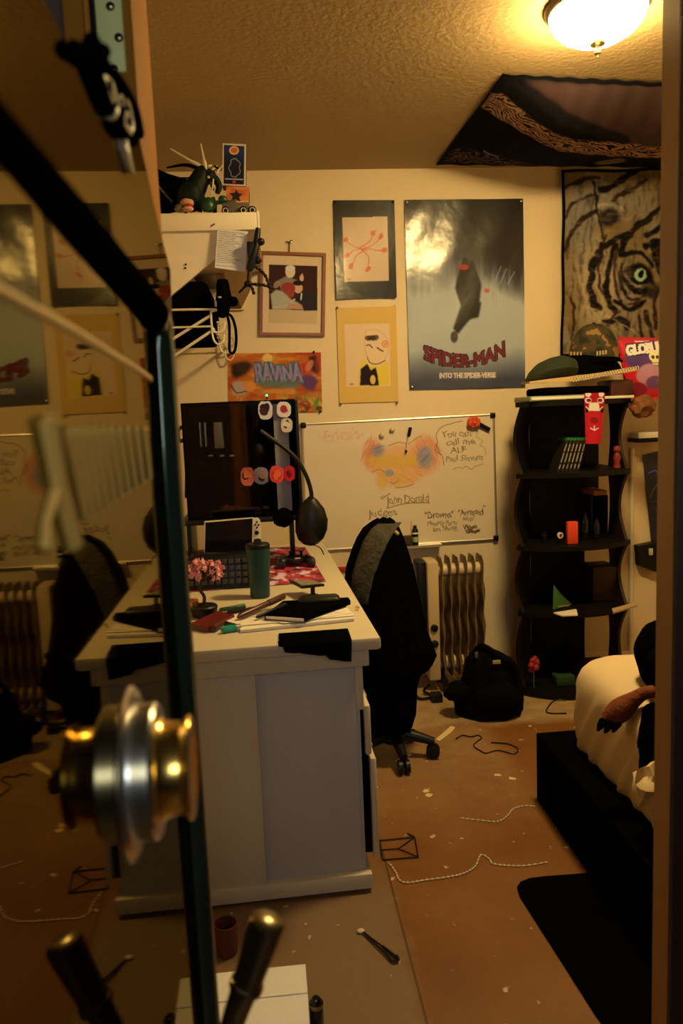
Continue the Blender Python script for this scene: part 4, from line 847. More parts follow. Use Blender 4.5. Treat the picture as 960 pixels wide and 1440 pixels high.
# game controller + cable on the desk behind
gc = thing('game_controller', 'dark game controller lying on the red desk mat near the headphones', 'controller', dp(405, 778) + Vector((0, .1, .01)))
c_ = at(416, 786, z=DZ + .03); M_ctl = mat('controller_dark', (.015, .015, .02), .35)
q = B(); q.blob(c_, (.055, .04, .022), M_ctl, .05); 
for sx_ in (-1, 1): q.tube(sm([c_ + Vector((sx_ * .045, -.01, .0)), c_ + Vector((sx_ * .062, -.045, -.008)), c_ + Vector((sx_ * .058, -.07, -.014))]), [.02] * 6 + [.016] * 6 + [.012], M_ctl, 10)
q.done('body', gc)
for d in ((-.022, -.014), (.022, -.014)):
    q = B(); q.lathe([(.006, 0), (.006, .014), (.009, .016), (.009, .02), (0, .021)], M_blackp, Matrix.Translation(c_ + Vector((d[0], d[1], .016))), 12); q.done('thumb_stick', gc)
q = B(); q.box(c_ + Vector((-.006, -.046, .008)), c_ + Vector((.018, -.041, .013)), M_paper, .001); q.done('light_strip', gc)
q = B(); q.tube([at(381, 768, z=DZ + .035), at(386, 774, z=DZ + .03)], .003, mat('blue_pen', (.1, .12, .5), .4), 8); q.done('blue_pen', None, 'small blue pen by the dark controller', 'pen') if False else None
# tumbler
tb_ = dp(366, 839); tu = thing('tumbler', 'tall dark teal tumbler standing on the desk', 'tumbler', tb_)
M_teal = mat('teal_enamel', (.004, .045, .052), .4); Mx = Matrix.Translation(tb_)
kt = tb_.y / F
zt_ = at(366, 771, y=tb_.y).z - DZ
q = B(); q.lathe([(.010, .0), (13.6 * kt, .001), (14 * kt, .006), (15 * kt, zt_ * .45), (16.6 * kt, zt_ * .8), (17.2 * kt, zt_)], M_teal, Mx); q.done('cup', tu)
q = B(); q.lathe([(17.4 * kt, zt_), (17.4 * kt, zt_ + .012), (15.5 * kt, zt_ + .016), (6 * kt, zt_ + .016), (5 * kt, zt_ + .03), (2 * kt, zt_ + .032)], M_blackp, Mx); q.done('lid', tu)
# pink bonsai in a pot
YF = 2.40
pb = dp(287, 866); 
fp = thing('artificial_bonsai', 'artificial bonsai with pink blossoms in a small black pot', 'plant', pb)
q = B(); Mx = Matrix.Translation(pb); q.lathe([(.02, 0), (.038, .002), (.044, .03), (.04, .034), (.0, .03)], M_blackp, Mx, 20); q.done('pot', fp)
q = B(); top = at(289, 806, y=pb.y); q.tube(sm([pb + Vector((0, 0, .03)), pb + Vector((.004, 0, .06)), pb + Vector((-.008, .0, .09)), top]), [.006 - .0001 * i for i in range(19)], M_darkwood, 8)
rs4 = random.Random(3)
for i in range(10): e = at(266 + rs4.random() * 46, 790 + rs4.random() * 24, y=pb.y + rs4.uniform(-.03, .03)); q.tube([top.lerp(pb + Vector((0, 0, .08)), rs4.random() * .5), e], [.003, .0015], M_darkwood, 6)
q.done('trunk', fp)
M_pk = mat('pink_petal', (.85, .34, .40), .7, var=.3, vscale=60)
for i in range(92):
    a = rs4.random() * 6.28; rr = math.sqrt(rs4.random()); u = 289 + 25 * rr * math.cos(a); v = 802 + 15 * rr * math.sin(a)
    if abs(u - 290) < 8 and v > 806: continue
    c_ = at(u, v, y=pb.y + rs4.uniform(-.03, .03)); q = B(); Mr = Matrix.Rotation(rs4.random() * 6, 3, 'Z') @ Matrix.Rotation(rs4.uniform(.4, 1.9), 3, 'X')
    for k in range(5):
        d1 = Mr @ Vector((math.cos(k * 1.257), math.sin(k * 1.257), .25)); d2 = Mr @ Vector((-math.sin(k * 1.257), math.cos(k * 1.257), 0)); nrm = d1.cross(d2) * .0012
        b_ = c_; q.prism([b_, b_ + d1 * .006 + d2 * .004, b_ + d1 * .0115, b_ + d1 * .006 - d2 * .004], nrm, M_pk)
    q.done('blossom', fp)
q = B(); gp_ = dp(271, 866); q.lathe([(.016, 0), (.021, .001), (.021, .05), (.018, .052), (.017, .045), (0, .04)], mat('gold_tin', (.75, .42, .10), .25, 1), Matrix.Translation(gp_), 20); q.done('gold_cup', None, 'small gold metal cup beside the bonsai pot', 'cup')
# phone on stand, glasses case, notebook, papers, pens -----------------
ph = thing('phone_stand', 'flat phone propped on a little black stand on the desk', 'phone', dp(440, 838))
a = dp(440, 838); zz = at(430, 824, y=a.y).z
q = B(); q.tube([a, Vector((a.x, a.y, zz - .006))], .008, M_blackp, 12); q.lathe([(.02, 0), (.02, .004), (.01, .008)], M_blackp, Matrix.Translation(a), 16); q.done('stand', ph)
q = B(); pts = [at(u, v, z=zz) for u, v in ((408, 819), (424, 823), (455, 824), (446, 829), (430, 828.5))]; pts = [at(407, 819, z=zz), at(434, 817.5, z=zz), at(456, 824.5, z=zz), at(424, 828, z=zz)]
q.prism(pts, (0, 0, .008), M_blackp); q.done('phone', ph)
q = B(); pts2 = [sum(pts, Vector()) / 4 + (p - sum(pts, Vector()) / 4) * .86 + Vector((0, 0, .0085)) for p in pts]; q.prism(pts2, (0, 0, .001), mat('phone_screen', (.30, .26, .2), .15)); q.done('screen', ph)
c_ = dp(452, 846, .018); q = B(); q.box(c_ + Vector((-.075, -.035, -.018)), c_ + Vector((.06, .035, .02)), M_blackp, .017, seg=4); q.done('glasses_case', None, 'rounded black glasses case behind the dark notebook', 'case')
# stack of papers
def sheet(pts, z, label, name='paper_sheet', m=M_paper, th=.0012, lines=0, group=None):
    P3 = [at(u, v, z=z) for u, v in pts]; q = B(); q.prism(P3, (0, 0, th), m); 
    if lines:
        up = Vector((0, 0, th + .0003)); mi = mat('print_grey', (.28, .25, .22), .9)
        for k in range(lines):
            t = (k + 1.2) / (lines + 2); a = P3[0].lerp(P3[3], t); b = P3[1].lerp(P3[2], t); d = (b - a); s_ = d.normalized() * .0008; w_ = (P3[3] - P3[0]).normalized() * .0016
            for h in range(6): 
                aa = a + d * (.06 + h * .15); bb = aa + d * (.07 + .05 * ((k * 7 + h * 3) % 3) / 3); q.prism([aa + up, bb + up, bb + up + w_, aa + up + w_], (0, 0, .0003), mi)
    return q.done(name, None, label, 'paper', group)
sheet(((336, 882), (497, 866), (498, 873), (338, 890)), DZ + .002, 'thick white paper pad at the bottom of the desk pile', 'paper_pad', th=.008)
sheet(((300, 864), (480, 846), (498, 866), (340, 880), (312, 872)), DZ + .012, 'printed paper sheet spread on top of the pad', lines=0) 
sheet(((330, 862), (440, 852), (498, 862), (400, 877)), DZ + .0135, 'densely printed sheet under the dark notebook', lines=9)
q = B(); pts = [at(u, v, z=DZ + .017) for u, v in ((372, 871), (398, 850), (490, 845), (493, 850), (428, 874))]
q.prism(pts, (0, 0, .012), M_black); nb = q.done('notebook', None, 'dark notebook with pale page edge lying on the papers', 'notebook')
q = B(); e0 = at(374, 870, z=DZ + .019); e1 = at(427, 874, z=DZ + .019); q.box((0, 0, 0), (.001, .001, .001), M_paper); q.v = []; q.f = []; q.fm = []
d_ = Vector((0, -.0015, 0)); q.prism([e0 + d_, e1 + d_, e1 + d_ + Vector((0, 0, .008)), e0 + d_ + Vector((0, 0, .008))], (0, .004, 0), M_paper); q.done('page_edge', nb, 'pale page edge')
# pens
def pen(a, b, r, m, label, name='pen', za=.02, zb_=.02):
    A0 = at(*a, z=DZ + za); B0 = at(*b, z=DZ + zb_); t = thing(name, label, 'pen', (A0 + B0) / 2 - Vector((0, 0, r)))
    d = B0 - A0; q = B(); q.tube([A0, A0 + d * .06, A0 + d * .62], [r * .4, r, r], m, 12); q.done('barrel', t)
    q = B(); q.tube([A0 + d * .63, A0 + d * .64, A0 + d * .97, B0], [r * .9, r * 1.12, r * 1.12, r * .7], m, 12); q.done('cap', t)
    return t
M_maroon = mat('maroon_plastic', (.07, .018, .014), .35); M_dgreen = mat('green_blister', (.02, .09, .03), .4)
pen((334, 868), (400, 838), .0095, M_maroon, 'thick maroon pen lying across the papers', za=.024, zb_=.04)
pen((360, 868), (402, 850), .006, M_blackp, 'thin black pen below the maroon pen', za=.024, zb_=.03)
pen((308, 858), (345, 852), .007, mat('dark_green_plastic', (.015, .06, .025), .4), 'dark green pen between the bonsai and the maroon pen', za=.012, zb_=.012)
pen((318, 862), (366, 854), .0055, M_blackp, 'slim black pen beside the dark green pen', za=.02, zb_=.022)
q = B(); pts = [at(u, v, z=DZ + .004) for u, v in ((268, 884), (306, 866), (330, 872), (292, 889))]; q.prism(pts, (0, 0, .016), mat('dark_red_case', (.12, .01, .012), .4)); q.done('red_case', None, 'flat dark red case lying before the bonsai pot', 'case')
lt = thing('lighter', 'teal lighter lying at the front edge of the desk pile', 'lighter', dp(324, 886)); A0 = at(311, 886, z=DZ + .011); B0 = at(338, 882, z=DZ + .011)
M_lt = mat('teal_plastic', (.01, .30, .25), .3); d = B0 - A0; q = B(); q.tube([A0, A0 + d * .1, A0 + d * .75], [.007, .0105, .0105], M_lt, 12); q.done('body', lt); q = B(); q.tube([A0 + d * .76, B0], .010, M_chrome, 12); q.done('cap', lt)
q = B(); q.tube([at(300, 884, z=DZ + .012), at(312, 876, z=DZ + .012)], .010, M_maroon, 10); q.done('marker_stub', None, 'short dark maroon marker between the red case and the teal lighter', 'marker')
q = B(); a = at(502, 856.5, z=DZ + .004); q.box(a + Vector((-.006, -.004, -.002)), a + Vector((.006, .006, .008)), M_brass, .002); q.done('brass_clip', None, 'tiny brass clip on the desk edge beside the papers', 'clip')
# black cloth hanging over the front edge
def cloth():
    t0 = DZ + .003; q = B(); rows = []
    yF = (DM @ Vector((0, -.047, 0))).y
    def row(f): return f
    cols = 24; cl_ = []
    for i in range(cols + 1):
        s_ = i / cols; uu = 391 + (493 - 391) * s_; wv = .004 * math.sin(s_ * 15) + .003 * math.sin(s_ * 37)
        pb_ = at(uu, 880, y=yF); col_ = []
        x = pb_.x; yf = yF + (x - .226) * math.tan(DA) * 1.0 - .004
        bot = at(uu, 913 + 9 * s_ + (5 if s_ > .68 else 0) - (14 * (s_ < .08)), y=yf).z
        for k in range(4): col_.append(Vector((x, yf + .10 - k * .028, t0)))
        for k in range(9): t_ = k / 8; col_.append(Vector((x + wv * t_ * .6 - .004 * t_, yf - .006 - wv * t_ - .004 * math.sin(t_ * 3), t0 - .004 + (bot - t0) * t_)))
        cl_.append(col_)
    q.loft(cl_, M_black, cap=False, closed=False); return q.done('black_cloth', None, 'black cloth draped over the front edge of the desk', 'cloth', solid=.003)
cloth()

# ============================================================ CHAIR AND JACKET
CX, CY = .43, 2.92
ch = thing('office_chair', 'black office chair hidden under a dark jacket beside the desk', 'chair', (CX, CY, 0))
q = B(); q.lathe([(.028, .09), (.028, .30), (.022, .30), (.022, .42)], M_blackp, Matrix.Translation((CX, CY, 0)), 16); q.lathe([(.05, .07), (.055, .10), (.035, .13)], M_blackp, Matrix.Translation((CX, CY, 0)), 16); q.done('column', ch)
for i in range(5):
    a = math.radians(-86 + i * 72); q = B(); d = Vector((math.cos(a), math.sin(a), 0)); c0 = Vector((CX, CY, 0))
    q.tube([c0 + d * .03 + Vector((0, 0, .1)), c0 + d * .09 + Vector((0, 0, .088)), c0 + d * .16 + Vector((0, 0, .068))], [.026, .022, .016], M_blackp, 10); lg = q.done('base_leg', ch)
    q = B(); e = c0 + d * .155; s_ = Vector((-d.y, d.x, 0))
    for k in (-1, 1): q.lathe([(.006, -.009), (.027, -.008), (.028, 0), (.027, .008), (.006, .009)], M_blackp, axisM(e + s_ * k * .014 + Vector((0, 0, .0285)), s_), 16)
    q.tube([e + Vector((0, 0, .03)), e + Vector((0, 0, .07))], .008, M_blackp); q.done('caster', lg)
q = B(); q.box((CX - .11, CY - .13, .42), (CX + .13, CY + .16, .50), M_black, .035, seg=3); q.done('seat', ch)
q = B(); q.box((CX - .09, CY + .02, .52), (CX + .06, CY + .07, .93), M_black, .02, seg=3); q.tube([(CX, CY + .2, .44), (CX, CY + .12, .5), (CX - .01, CY + .05, .6)], .02, M_blackp); q.done('backrest', ch)
rows = [(731, 533, 550, .02), (736, 524, 557, .05), (745, 512, 563, .08), (758, 504, 568, .10), (775, 497, 573, .12), (800, 489, 580, .135), (830, 485, 586, .15), (860, 486, 592, .16), (890, 488, 599, .17), (912, 490, 607, .175), (926, 495, 612, .18), (937, 500, 607, .18), (946, 508, 592, .17), (965, 511, 586, .165), (985, 513, 585, .165), (1005, 515, 584, .16), (1018, 518, 580, .15), (1023, 526, 570, .1)]
M_jk = mat('jacket_black', (.002, .002, .002), 1, spec=0, bump=.4, bscale=40)
q = B(); rings = []
for k, (v, l, r, d) in enumerate(rows):
    a = at(l, v, y=CY); b = at(r, v, y=CY); c = (a + b) / 2; hx = (b.x - a.x) / 2; ring = []
    for j in range(56):
        t_ = j * 2 * math.pi / 56; f_ = 1 + (.035 * math.sin(t_ * 7 + k * .25) + .03 * math.sin(t_ * 13 + k * .15 + 1)) * min(1, k / 5)
        ring.append(Vector((c.x + hx * math.cos(t_) * f_, CY + .03 + d * math.sin(t_) * f_, c.z + .006 * math.sin(t_ * 5))))
    rings.append(ring)
q.loft(rings, M_jk); jk = q.done('black_jacket', None, 'black hooded jacket draped over the office chair beside the desk', 'jacket')
q = B(); A0 = [at(u, v, y=CY - .04) for u, v in ((538, 752), (546, 747), (554, 747.5), (560, 752))]
q.tube(sm(A0, 5), [.005] + [.008] * 14 + [.004], mat('yellow_lining', (.45, .30, .05), .8), 8); q.done('collar_lining', jk, 'yellow collar lining')
# grey brushed hood fabric on the left of the top
q = B(); g_ = []
for i in range(9):
    col_ = []
    for j in range(14):
        v = 735 + j * 8; l = np.interp(v, [r[0] for r in rows], [r[1] for r in rows]); u = l + 5 + i * (4.2 - .12 * j) ; c_ = at(u, v, y=CY)
        dd = np.interp(v, [r[0] for r in rows], [r[3] for r in rows]); rr = np.interp(v, [r[0] for r in rows], [r[2] for r in rows]); s_ = (u - (l + rr) / 2) / ((rr - l) / 2); col_.append(Vector((c_.x, CY + .018 - dd * math.sqrt(max(.02, 1 - s_ * s_)) - .012 + .004 * math.sin(j * 2.2 + i), c_.z)))
    g_.append(col_)
q.loft(g_, mat('hood_grey_knit', (.05, .045, .03), .95, bump=.8, bscale=70, var=.8, vscale=25), cap=False, closed=False); q.done('hood', jk, 'dark grey knitted hood', solid=.004)

# ============================================================ RADIATOR
YR = 3.66; RH = at(640, 781, y=YR).z; rxa = at(612, 850, y=YR).x; rxb = at(679, 850, y=YR).x
rd = thing('oil_radiator', 'portable oil filled radiator with beige control panel under the whiteboard', 'radiator', ((rxa + rxb) / 2, YR, 0))
M_rad = mat('radiator_enamel', (.17, .105, .05), .4)
nf = 6; sp_ = (rxb - rxa) / nf
for i in range(nf):
    xc = rxa + sp_ * (i + .6); q = B(); rings = []
    for k in range(33):
        t_ = k / 32; z = .07 + (RH - .07) * t_
        wv = .5 - .5 * math.cos(t_ * 2 * math.pi * 3.5); ends = 1 if (t_ < .12 or t_ > .86) else 0
        hx = .0035 + .009 * wv * (1 - ends) ; hy = .072 * (1 - max(0, (t_ - .94) / .06) ** 2 * .35) * (1 - max(0, (.05 - t_) / .05) ** 2 * .3)
        off = .002 * math.sin(t_ * 22)
        rings.append([Vector((xc + off + hx * sx_ * fx_, YR + hy * sy_, z)) for sx_, sy_, fx_ in ((-1, -1, .4), (1, -1, .4), (1, -.8, 1), (1, .8, 1), (1, 1, .4), (-1, 1, .4), (-1, .8, 1), (-1, -.8, 1))])
    q.loft(rings, M_rad); q.done('fin', rd)
for z in (.13, RH - .07):
    q = B(); q.tube([(rxa - .02, YR, z), (rxb - .01, YR, z)], .032, mat('radiator_cream', (.62, .48, .30), .4), 16); q.done('connecting_tube', rd)
pa = at(592, 781, y=YR).x; pb_ = at(612.5, 781, y=YR).x
q = B(); q.box((pa + .012, YR - .075, .06), (pb_ - .003, YR + .07, RH - .012), mat('radiator_panel', (.55, .42, .24), .5), .010); q.done('control_panel', rd)
q = B(); q.box((at(582, 781, y=YR).x, YR - .055, .10), (pa + .012, YR + .055, RH - .012), M_blackp, .012); cpn = q.done('end_cover', rd, 'black end cover')
for z in (.25, .33):
    q = B(); q.lathe([(.018, 0), (.018, .01), (.012, .014), (0, .014)], M_blackp, axisM(((pa + pb_) / 2 + .004, YR - .075, z), (0, -1, 0)), 16); q.done('dial', rd)
for x in (rxa + .01, rxb - .04):
    q = B(); q.box((x, YR - .10, .032), (x + .025, YR + .10, .072), M_blackp, .006)
    for s_ in (-.08, .08): q.lathe([(.008, -.012), (.02, -.01), (.02, .01), (.008, .012)], M_blackp, axisM((x + .0125, YR + s_, .0205), (1, 0, 0)), 14)
    q.done('foot', rd)
q = B(); p0 = Vector(((pa + pb_) / 2 - .02, YR - .08, .05)); path = sm([at(604, 962, y=3.55), at(596, 972, z=.02), at(612, 980, z=.004), at(592, 984, z=.004), at(584, 978, z=.004)], 6); path = [Vector((p.x, p.y, max(p.z, .008))) for p in path]; q.tube(path, .007, M_blackp, 8); q.done('power_cord', rd)
q = B(); c_ = at(614, 980, z=.02); q.box(c_ + Vector((-.028, -.03, -.02)), c_ + Vector((.024, .03, .02)), M_blackp, .006); q.done('power_adapter', None, 'small black power adapter on the floor beside the radiator', 'adapter')

# ============================================================ BACKPACK
bpo = at(688, 1012, z=0)
bk = thing('backpack', 'slumped black backpack on the floor in front of the radiator', 'backpack', (bpo.x, bpo.y + .10, 0))
M_bk = mat('backpack_nylon', (.0025, .0025, .0025), .9, spec=.04, bump=.5, bscale=30)
YBk = bpo.y + .09
q = B(); rows = [(1013, 648, 730, .10), (1004, 642, 734, .12), (985, 640, 733, .125), (965, 648, 732, .12), (945, 652, 729, .10), (930, 655, 722, .085), (919, 660, 704, .06), (913, 668, 692, .03)]
rings = []
for k, (v, l, r, d) in enumerate(rows):
    a = at(l, v, y=YBk); b = at(r, v, y=YBk); c = (a + b) / 2; hx = (b.x - a.x) / 2
    rings.append([Vector((c.x + hx * math.cos(t_) * (1 + .05 * math.sin(t_ * 6 + k)), YBk + d * math.sin(t_) * (1 + .06 * math.sin(t_ * 9 + k * .7)), max(.004, c.z))) for t_ in [j * 2 * math.pi / 40 for j in range(40)]])
q.loft(rings, M_bk); q.done('body', bk)
q = B(); q.blob(at(700, 985, y=YBk - .10), (.11, .05, .085), M_bk, .15, 5, 2); q.done('front_pocket', bk)
q = B(); q.blob(at(643, 972, y=YBk - .03), (.05, .06, .045), M_bk, .25, 5, 4); q.blob(at(640, 976, y=YBk - .02), (.05, .05, .03), M_bk, .25, 5, 5); q.done('side_pocket', bk)
q = B(); q.tube(sm([at(668, 916, y=YBk), at(676, 909, y=YBk - .02), at(686, 912, y=YBk - .04), at(700, 922, y=YBk - .07), at(722, 936, y=YBk - .09), at(728, 955, y=YBk - .1)], 5), .014, M_bk, 8); q.done('shoulder_strap', bk)
q = B(); a = at(698, 931, y=YBk - .098); q.box(a + Vector((-.018, -.003, -.009)), a + Vector((.018, .003, .009)), mat('tag_grey', (.35, .28, .16), .8), .002); q.done('cloth_tag', bk, 'small pale cloth tag')
q = B(); a = at(670, 921, y=YBk - .06); q.box(a + Vector((-.008, -.003, -.014)), a + Vector((.006, .003, .014)), mat('strap_clip_dark', (.08, .08, .06), .6), .002); q.done('strap_clip', bk)

# ============================================================ BOOKCASE AND WHAT IS ON IT
bx0, bx1, byf, byb = 1.135, 1.665, 3.37, 3.80
ZS = [1.404, 1.076, .736, .419, .012]
bc = thing('bookcase', 'tall black bookcase with rounded shelves standing below the tiger tapestry', 'bookcase', ((bx0 + bx1) / 2, (byf + byb) / 2, 0))
def arcplate(z0, z1, grow=0, drop=.10):
    n = 20; pts = [(bx0 - grow + (bx1 - bx0 + 2 * grow) * i / n, byf - grow + drop * (2 * abs(i / n - .5)) ** 2.4) for i in range(n + 1)]
    q = B(); q.prism([Vector((x, y, z0)) for x, y in pts] + [Vector((bx1 + grow, byb, z0)), Vector((bx0 - grow + .175, byb, z0))], (0, 0, z1 - z0), M_dark); return q
for z in ZS[:4]: arcplate(z - .022, z, .012).done('shelf', bc)
arcplate(.0, .05, .015, .14).done('base', bc)
q = B(); q.box((bx0 + .17, byb - .012, .05), (bx1 - .075, byb - .004, ZS[2] - .022), M_dark); q.box((bx0 + .17, byb - .012, ZS[2]), (bx1, byb - .004, ZS[0] - .022), M_dark); q.done('back_panel', bc)
for i in range(4):
    zt2 = ZS[i] - .022; zb2 = ZS[i + 1] if i < 3 else .05
    for sd in (-1, 1):
        q = B(); rr = []
        for k in range(15):
            t_ = k / 14; z = zb2 + (zt2 - zb2) * t_; bl = math.sin(math.pi * t_); x = (bx0 + .004 - .022 * bl) if sd < 0 else (bx1 - .004 + .010 * bl); sk = .165 if sd < 0 else 0; yf = byf + .075 + .10 * bl * (1 if sd > 0 else .35)
            th = .014 * sd * -1; rr.append([Vector((x, yf, z)), Vector((x + th, yf, z)), Vector((x + sk + th, byb - (.16 if sd > 0 else .014), z)), Vector((x + sk, byb - (.16 if sd > 0 else .014), z))])
        q.loft(rr, M_dark if sd < 0 else mat('brown_shelf_side', (.014, .005, .003), .5)); q.done('side_panel', bc)
def bz(u, tier, y): return at(u, 600, y=y).x
YI = 3.5
def bi(u, v, y=YI): return at(u, v, y=y)
zT = ZS[0] + .001
# slim cases
z1 = ZS[1] + .001
M_case = mat('slim_case_dark', (.02, .018, .014), .35); M_spine = mat('spine_print', (.35, .30, .22), .6); M_gtop = mat('green_case_edge', (.02, .20, .03), .5)
for i in range(6):
    b0 = bi(783 + i * 5.4, 662, 3.47); t0 = bi(797 + i * 5.0, 616, 3.47); b0.z = z1; w_ = .0125; d = t0 - b0
    q = B(); q.prism([b0, b0 + Vector((w_, 0, 0)), b0 + Vector((w_, 0, 0)) + d, b0 + d], (0, .11, 0), M_case)
    sc = thing('slim_case', ('leftmost', 'second from left', 'third from left', 'third from right', 'second from right', 'rightmost')[i] + ' of the green topped slim cases leaning on the bookcase', 'case', b0 + Vector((.006, .05, 0)), 'leaning slim cases on the bookcase')
    q.done('body', sc)
    q = B(); q.prism([b0 + d * .93 + Vector((-.0005, -.001, 0)), b0 + d * .93 + Vector((w_ + .0005, -.001, 0)), b0 + d * 1.01 + Vector((w_ + .0005, -.001, 0)), b0 + d * 1.01 + Vector((-.0005, -.001, 0))], (0, .112, 0), M_gtop); q.done('top_edge', sc)
    q = B(); 
    for s_, e_ in ((.08, .2), (.28, .55), (.6, .82)):
        o_ = Vector((w_ * .3, -.0006, 0)); q.prism([b0 + d * s_ + o_, b0 + d * s_ + o_ + Vector((w_ * .4, 0, 0)), b0 + d * e_ + o_ + Vector((w_ * .4, 0, 0)), b0 + d * e_ + o_], (0, .0005, 0), M_spine)
    q.done('spine_marking', sc)
q = B(); a = bi(867, 663, 3.47); a.z = z1; t_ = thing('red_figurine', 'small dark red figurine at the right end of the upper bookcase shelf', 'figurine', a)
q.lathe([(.014, 0), (.018, .004), (.013, .03), (.018, .055), (.010, .075), (.0, .08)], mat('red_dark_toy', (.2, .015, .015), .5), Matrix.Translation(a), 14); q.done('body', t_); q = B(); q.blob(a + Vector((0, 0, .09)), (.017, .016, .018), mat('red_dark_toy', (.2, .015, .015), .5), .1, 5, 2); q.done('head', t_)
# second tier: red glass, badge
z2 = ZS[2] + .001
a = bi(804, 768, 3.43); a.z = z2; q = B(); q.box(a + Vector((-.025, -.014, 0)), a + Vector((.025, .014, .106)), mat('red_orange_carton', (.72, .06, .025), .45), .004); q.done('red_carton', None, 'bright red upright carton on the middle bookcase shelf', 'carton')
a = bi(787.5, 753, 3.44); bd_ = thing('round_badge', 'tiny round pale badge leaning beside the red carton', 'badge', Vector((a.x, a.y, z2)))
q = B(); q.lathe([(.015, .006), (.0155, 0), (.014, -.004), (0, -.005)], M_bone, axisM(a, (0, 1, 0)), 18); q.tube([Vector((a.x, a.y + .01, z2)), a + Vector((0, .008, 0))], .006, M_blackp); q.done('body', bd_); q = B(); q.blob(a + Vector((0, -.006, .002)), (.006, .003, .007), M_darkwood); q.done('mark', bd_)
for u, h, nm in ((765, .05, 'low'), (822, .13, 'tall'), (838, .10, 'squat')):
    a = bi(u, 767, 3.52); a.z = z2; q = B(); q.lathe([(.016, 0), (.018, .004), (.018, h * .7), (.008, h * .85), (.008, h)], M_blackg, Matrix.Translation(a), 16); q.done('dark_bottle', None, {'low': 'low dark jar at the left of the middle bookcase shelf', 'tall': 'tall dark bottle just right of the red carton', 'squat': 'squat dark bottle second to the right of the red carton'}[nm], 'bottle')
a = bi(870, 700, 3.62); q = B(); q.box((at(852, 700, y=3.62).x, 3.6, z2), (at(882, 700, y=3.62).x - .11, 3.78, z2 + .20), M_dark, .004); q.done('dark_storage_cube', None, 'dark box under the orange carton on the middle bookcase shelf', 'box')
q = B(); q.box((at(860, 700, y=3.62).x - .1, 3.6, z2 + .201), (at(881, 700, y=3.62).x - .11, 3.76, z2 + .225), mat('orange_carton', (.55, .2, .04), .6), .003); q.done('orange_carton', None, 'flat orange carton on top of the dark box at the bookcase right side', 'carton')
# third tier: green magazine, papers
z3 = ZS[3] + .001
q = B(); pts = [bi(777, 860, 3.45), bi(778, 822, 3.47), bi(789, 836, 3.50), bi(804, 858, 3.52)]; pts[0].z = pts[3].z = z3; q.prism(pts, (.002, .006, 0), mat('green_cover', (.05, .16, .03), .5, var=.3)); mg = q.done('green_magazine', None, 'green magazine propped on the third bookcase shelf', 'magazine')
q = B(); e = Vector((0, -.002, 0)); q.prism([bi(784, 852, 3.455) + e, bi(800, 850, 3.5) + e, bi(800, 852, 3.5) + e, bi(784, 854, 3.455) + e], (0, .001, 0), M_spine); q.done('title_line', mg)
q = B(); pts = [at(u, v, z=z3 + .002) for u, v in ((778, 863), (810, 858), (812, 866), (790, 867))]; q.prism(pts, (0, 0, .006), M_paper); q.done('paper_sheet', None, 'white sheets lying under the green magazine', 'paper')
q = B(); pts = [at(u, v, z=z3 + .003) for u, v in ((860, 858), (893, 849), (896, 853), (862, 863))]; q.prism(pts, (0, 0, .008), mat('tan_paper', (.45, .32, .18), .8)); q.done('folded_paper', None, 'folded tan paper sticking out at the right of the third bookcase shelf', 'paper')
q = B(); q.box((bi(828, 860, 3.6).x, 3.55, z3), (bi(862, 860, 3.6).x, 3.7, z3 + .17), mat('brown_box', (.04, .018, .01), .6), .004); q.done('brown_box', None, 'dark brown box at the right of the third bookcase shelf', 'box')
# bottom tier: red rose, green bits
z4 = .052
a = bi(750, 935, 3.42); rz = thing('red_rose', 'dark red cloth rose at the bottom left of the bookcase', 'flower', Vector((a.x, a.y, z4)))
q = B(); M_rose = mat('rose_red', (.30, .012, .02), .7)
for i in range(7): q.blob(a + Vector((.016 * math.cos(i * .9), .008 * math.sin(i * 1.7), .024 * math.sin(i * .9 + .4))), (.015, .012, .017), M_rose, .3, 5, i, 2)
q.done('bloom', rz); q = B(); q.tube([Vector((a.x, a.y, z4)), a], .004, mat('stem_green', (.02, .06, .015), .6), 6); q.done('stem', rz)
a = bi(793, 945, 3.42); q = B(); q.box(a + Vector((-.04, -.01, z4 - a.z)), a + Vector((.05, .06, -.02)), mat('deep_green_box', (.012, .05, .015), .6), .004); q.done('green_box', None, 'deep green box at the bottom of the bookcase', 'box')
a = bi(790, 912, 3.5); q = B(); q.blob(Vector((a.x, a.y, z4 + .09)), (.05, .05, .09), M_black, .2, 5, 3, flat=-.98); q.done('dark_bundle', None, 'dark bundle standing behind the green box at the bookcase bottom', 'bundle')
# top: layered things
def plank(pts, z, th, m, name, label, cat, **k):
    q = B(); q.prism([at(u, v, z=z) for u, v in pts], (0, 0, th), m); return q.done(name, None, label, cat, **k)
q = B(); a0 = bi(742, 558, 3.42); b0 = bi(835, 558, 3.42); q.box((a0.x, 3.39, zT), (b0.x - .02, 3.62, zT + .024), mat('pale_green_cover', (.22, .28, .18), .5), .004); bo = q.done('pale_green_book', None, 'pale green book at the bottom left of the pile on the bookcase', 'book')
q = B(); q.box((a0.x + .006, 3.386, zT + .006), (b0.x - .03, 3.40, zT + .018), M_paper, .001); q.done('page_block', bo)
q = B(); q.box((bi(838, 0, 3.42).x, 3.40, zT), (bi(892, 0, 3.42).x, 3.62, zT + .012), M_paper, .001); q.done('white_tablet', None, 'thin white board lying on top of the bookcase right of the red cloth', 'board')
q = B(); q.box((bi(750, 0, 3.5).x, 3.42, zT + .025), (bi(848, 0, 3.5).x, 3.66, zT + .062), M_black, .012, seg=3); q.done('folded_black_cloth', None, 'folded black cloth on the pale green book', 'cloth')
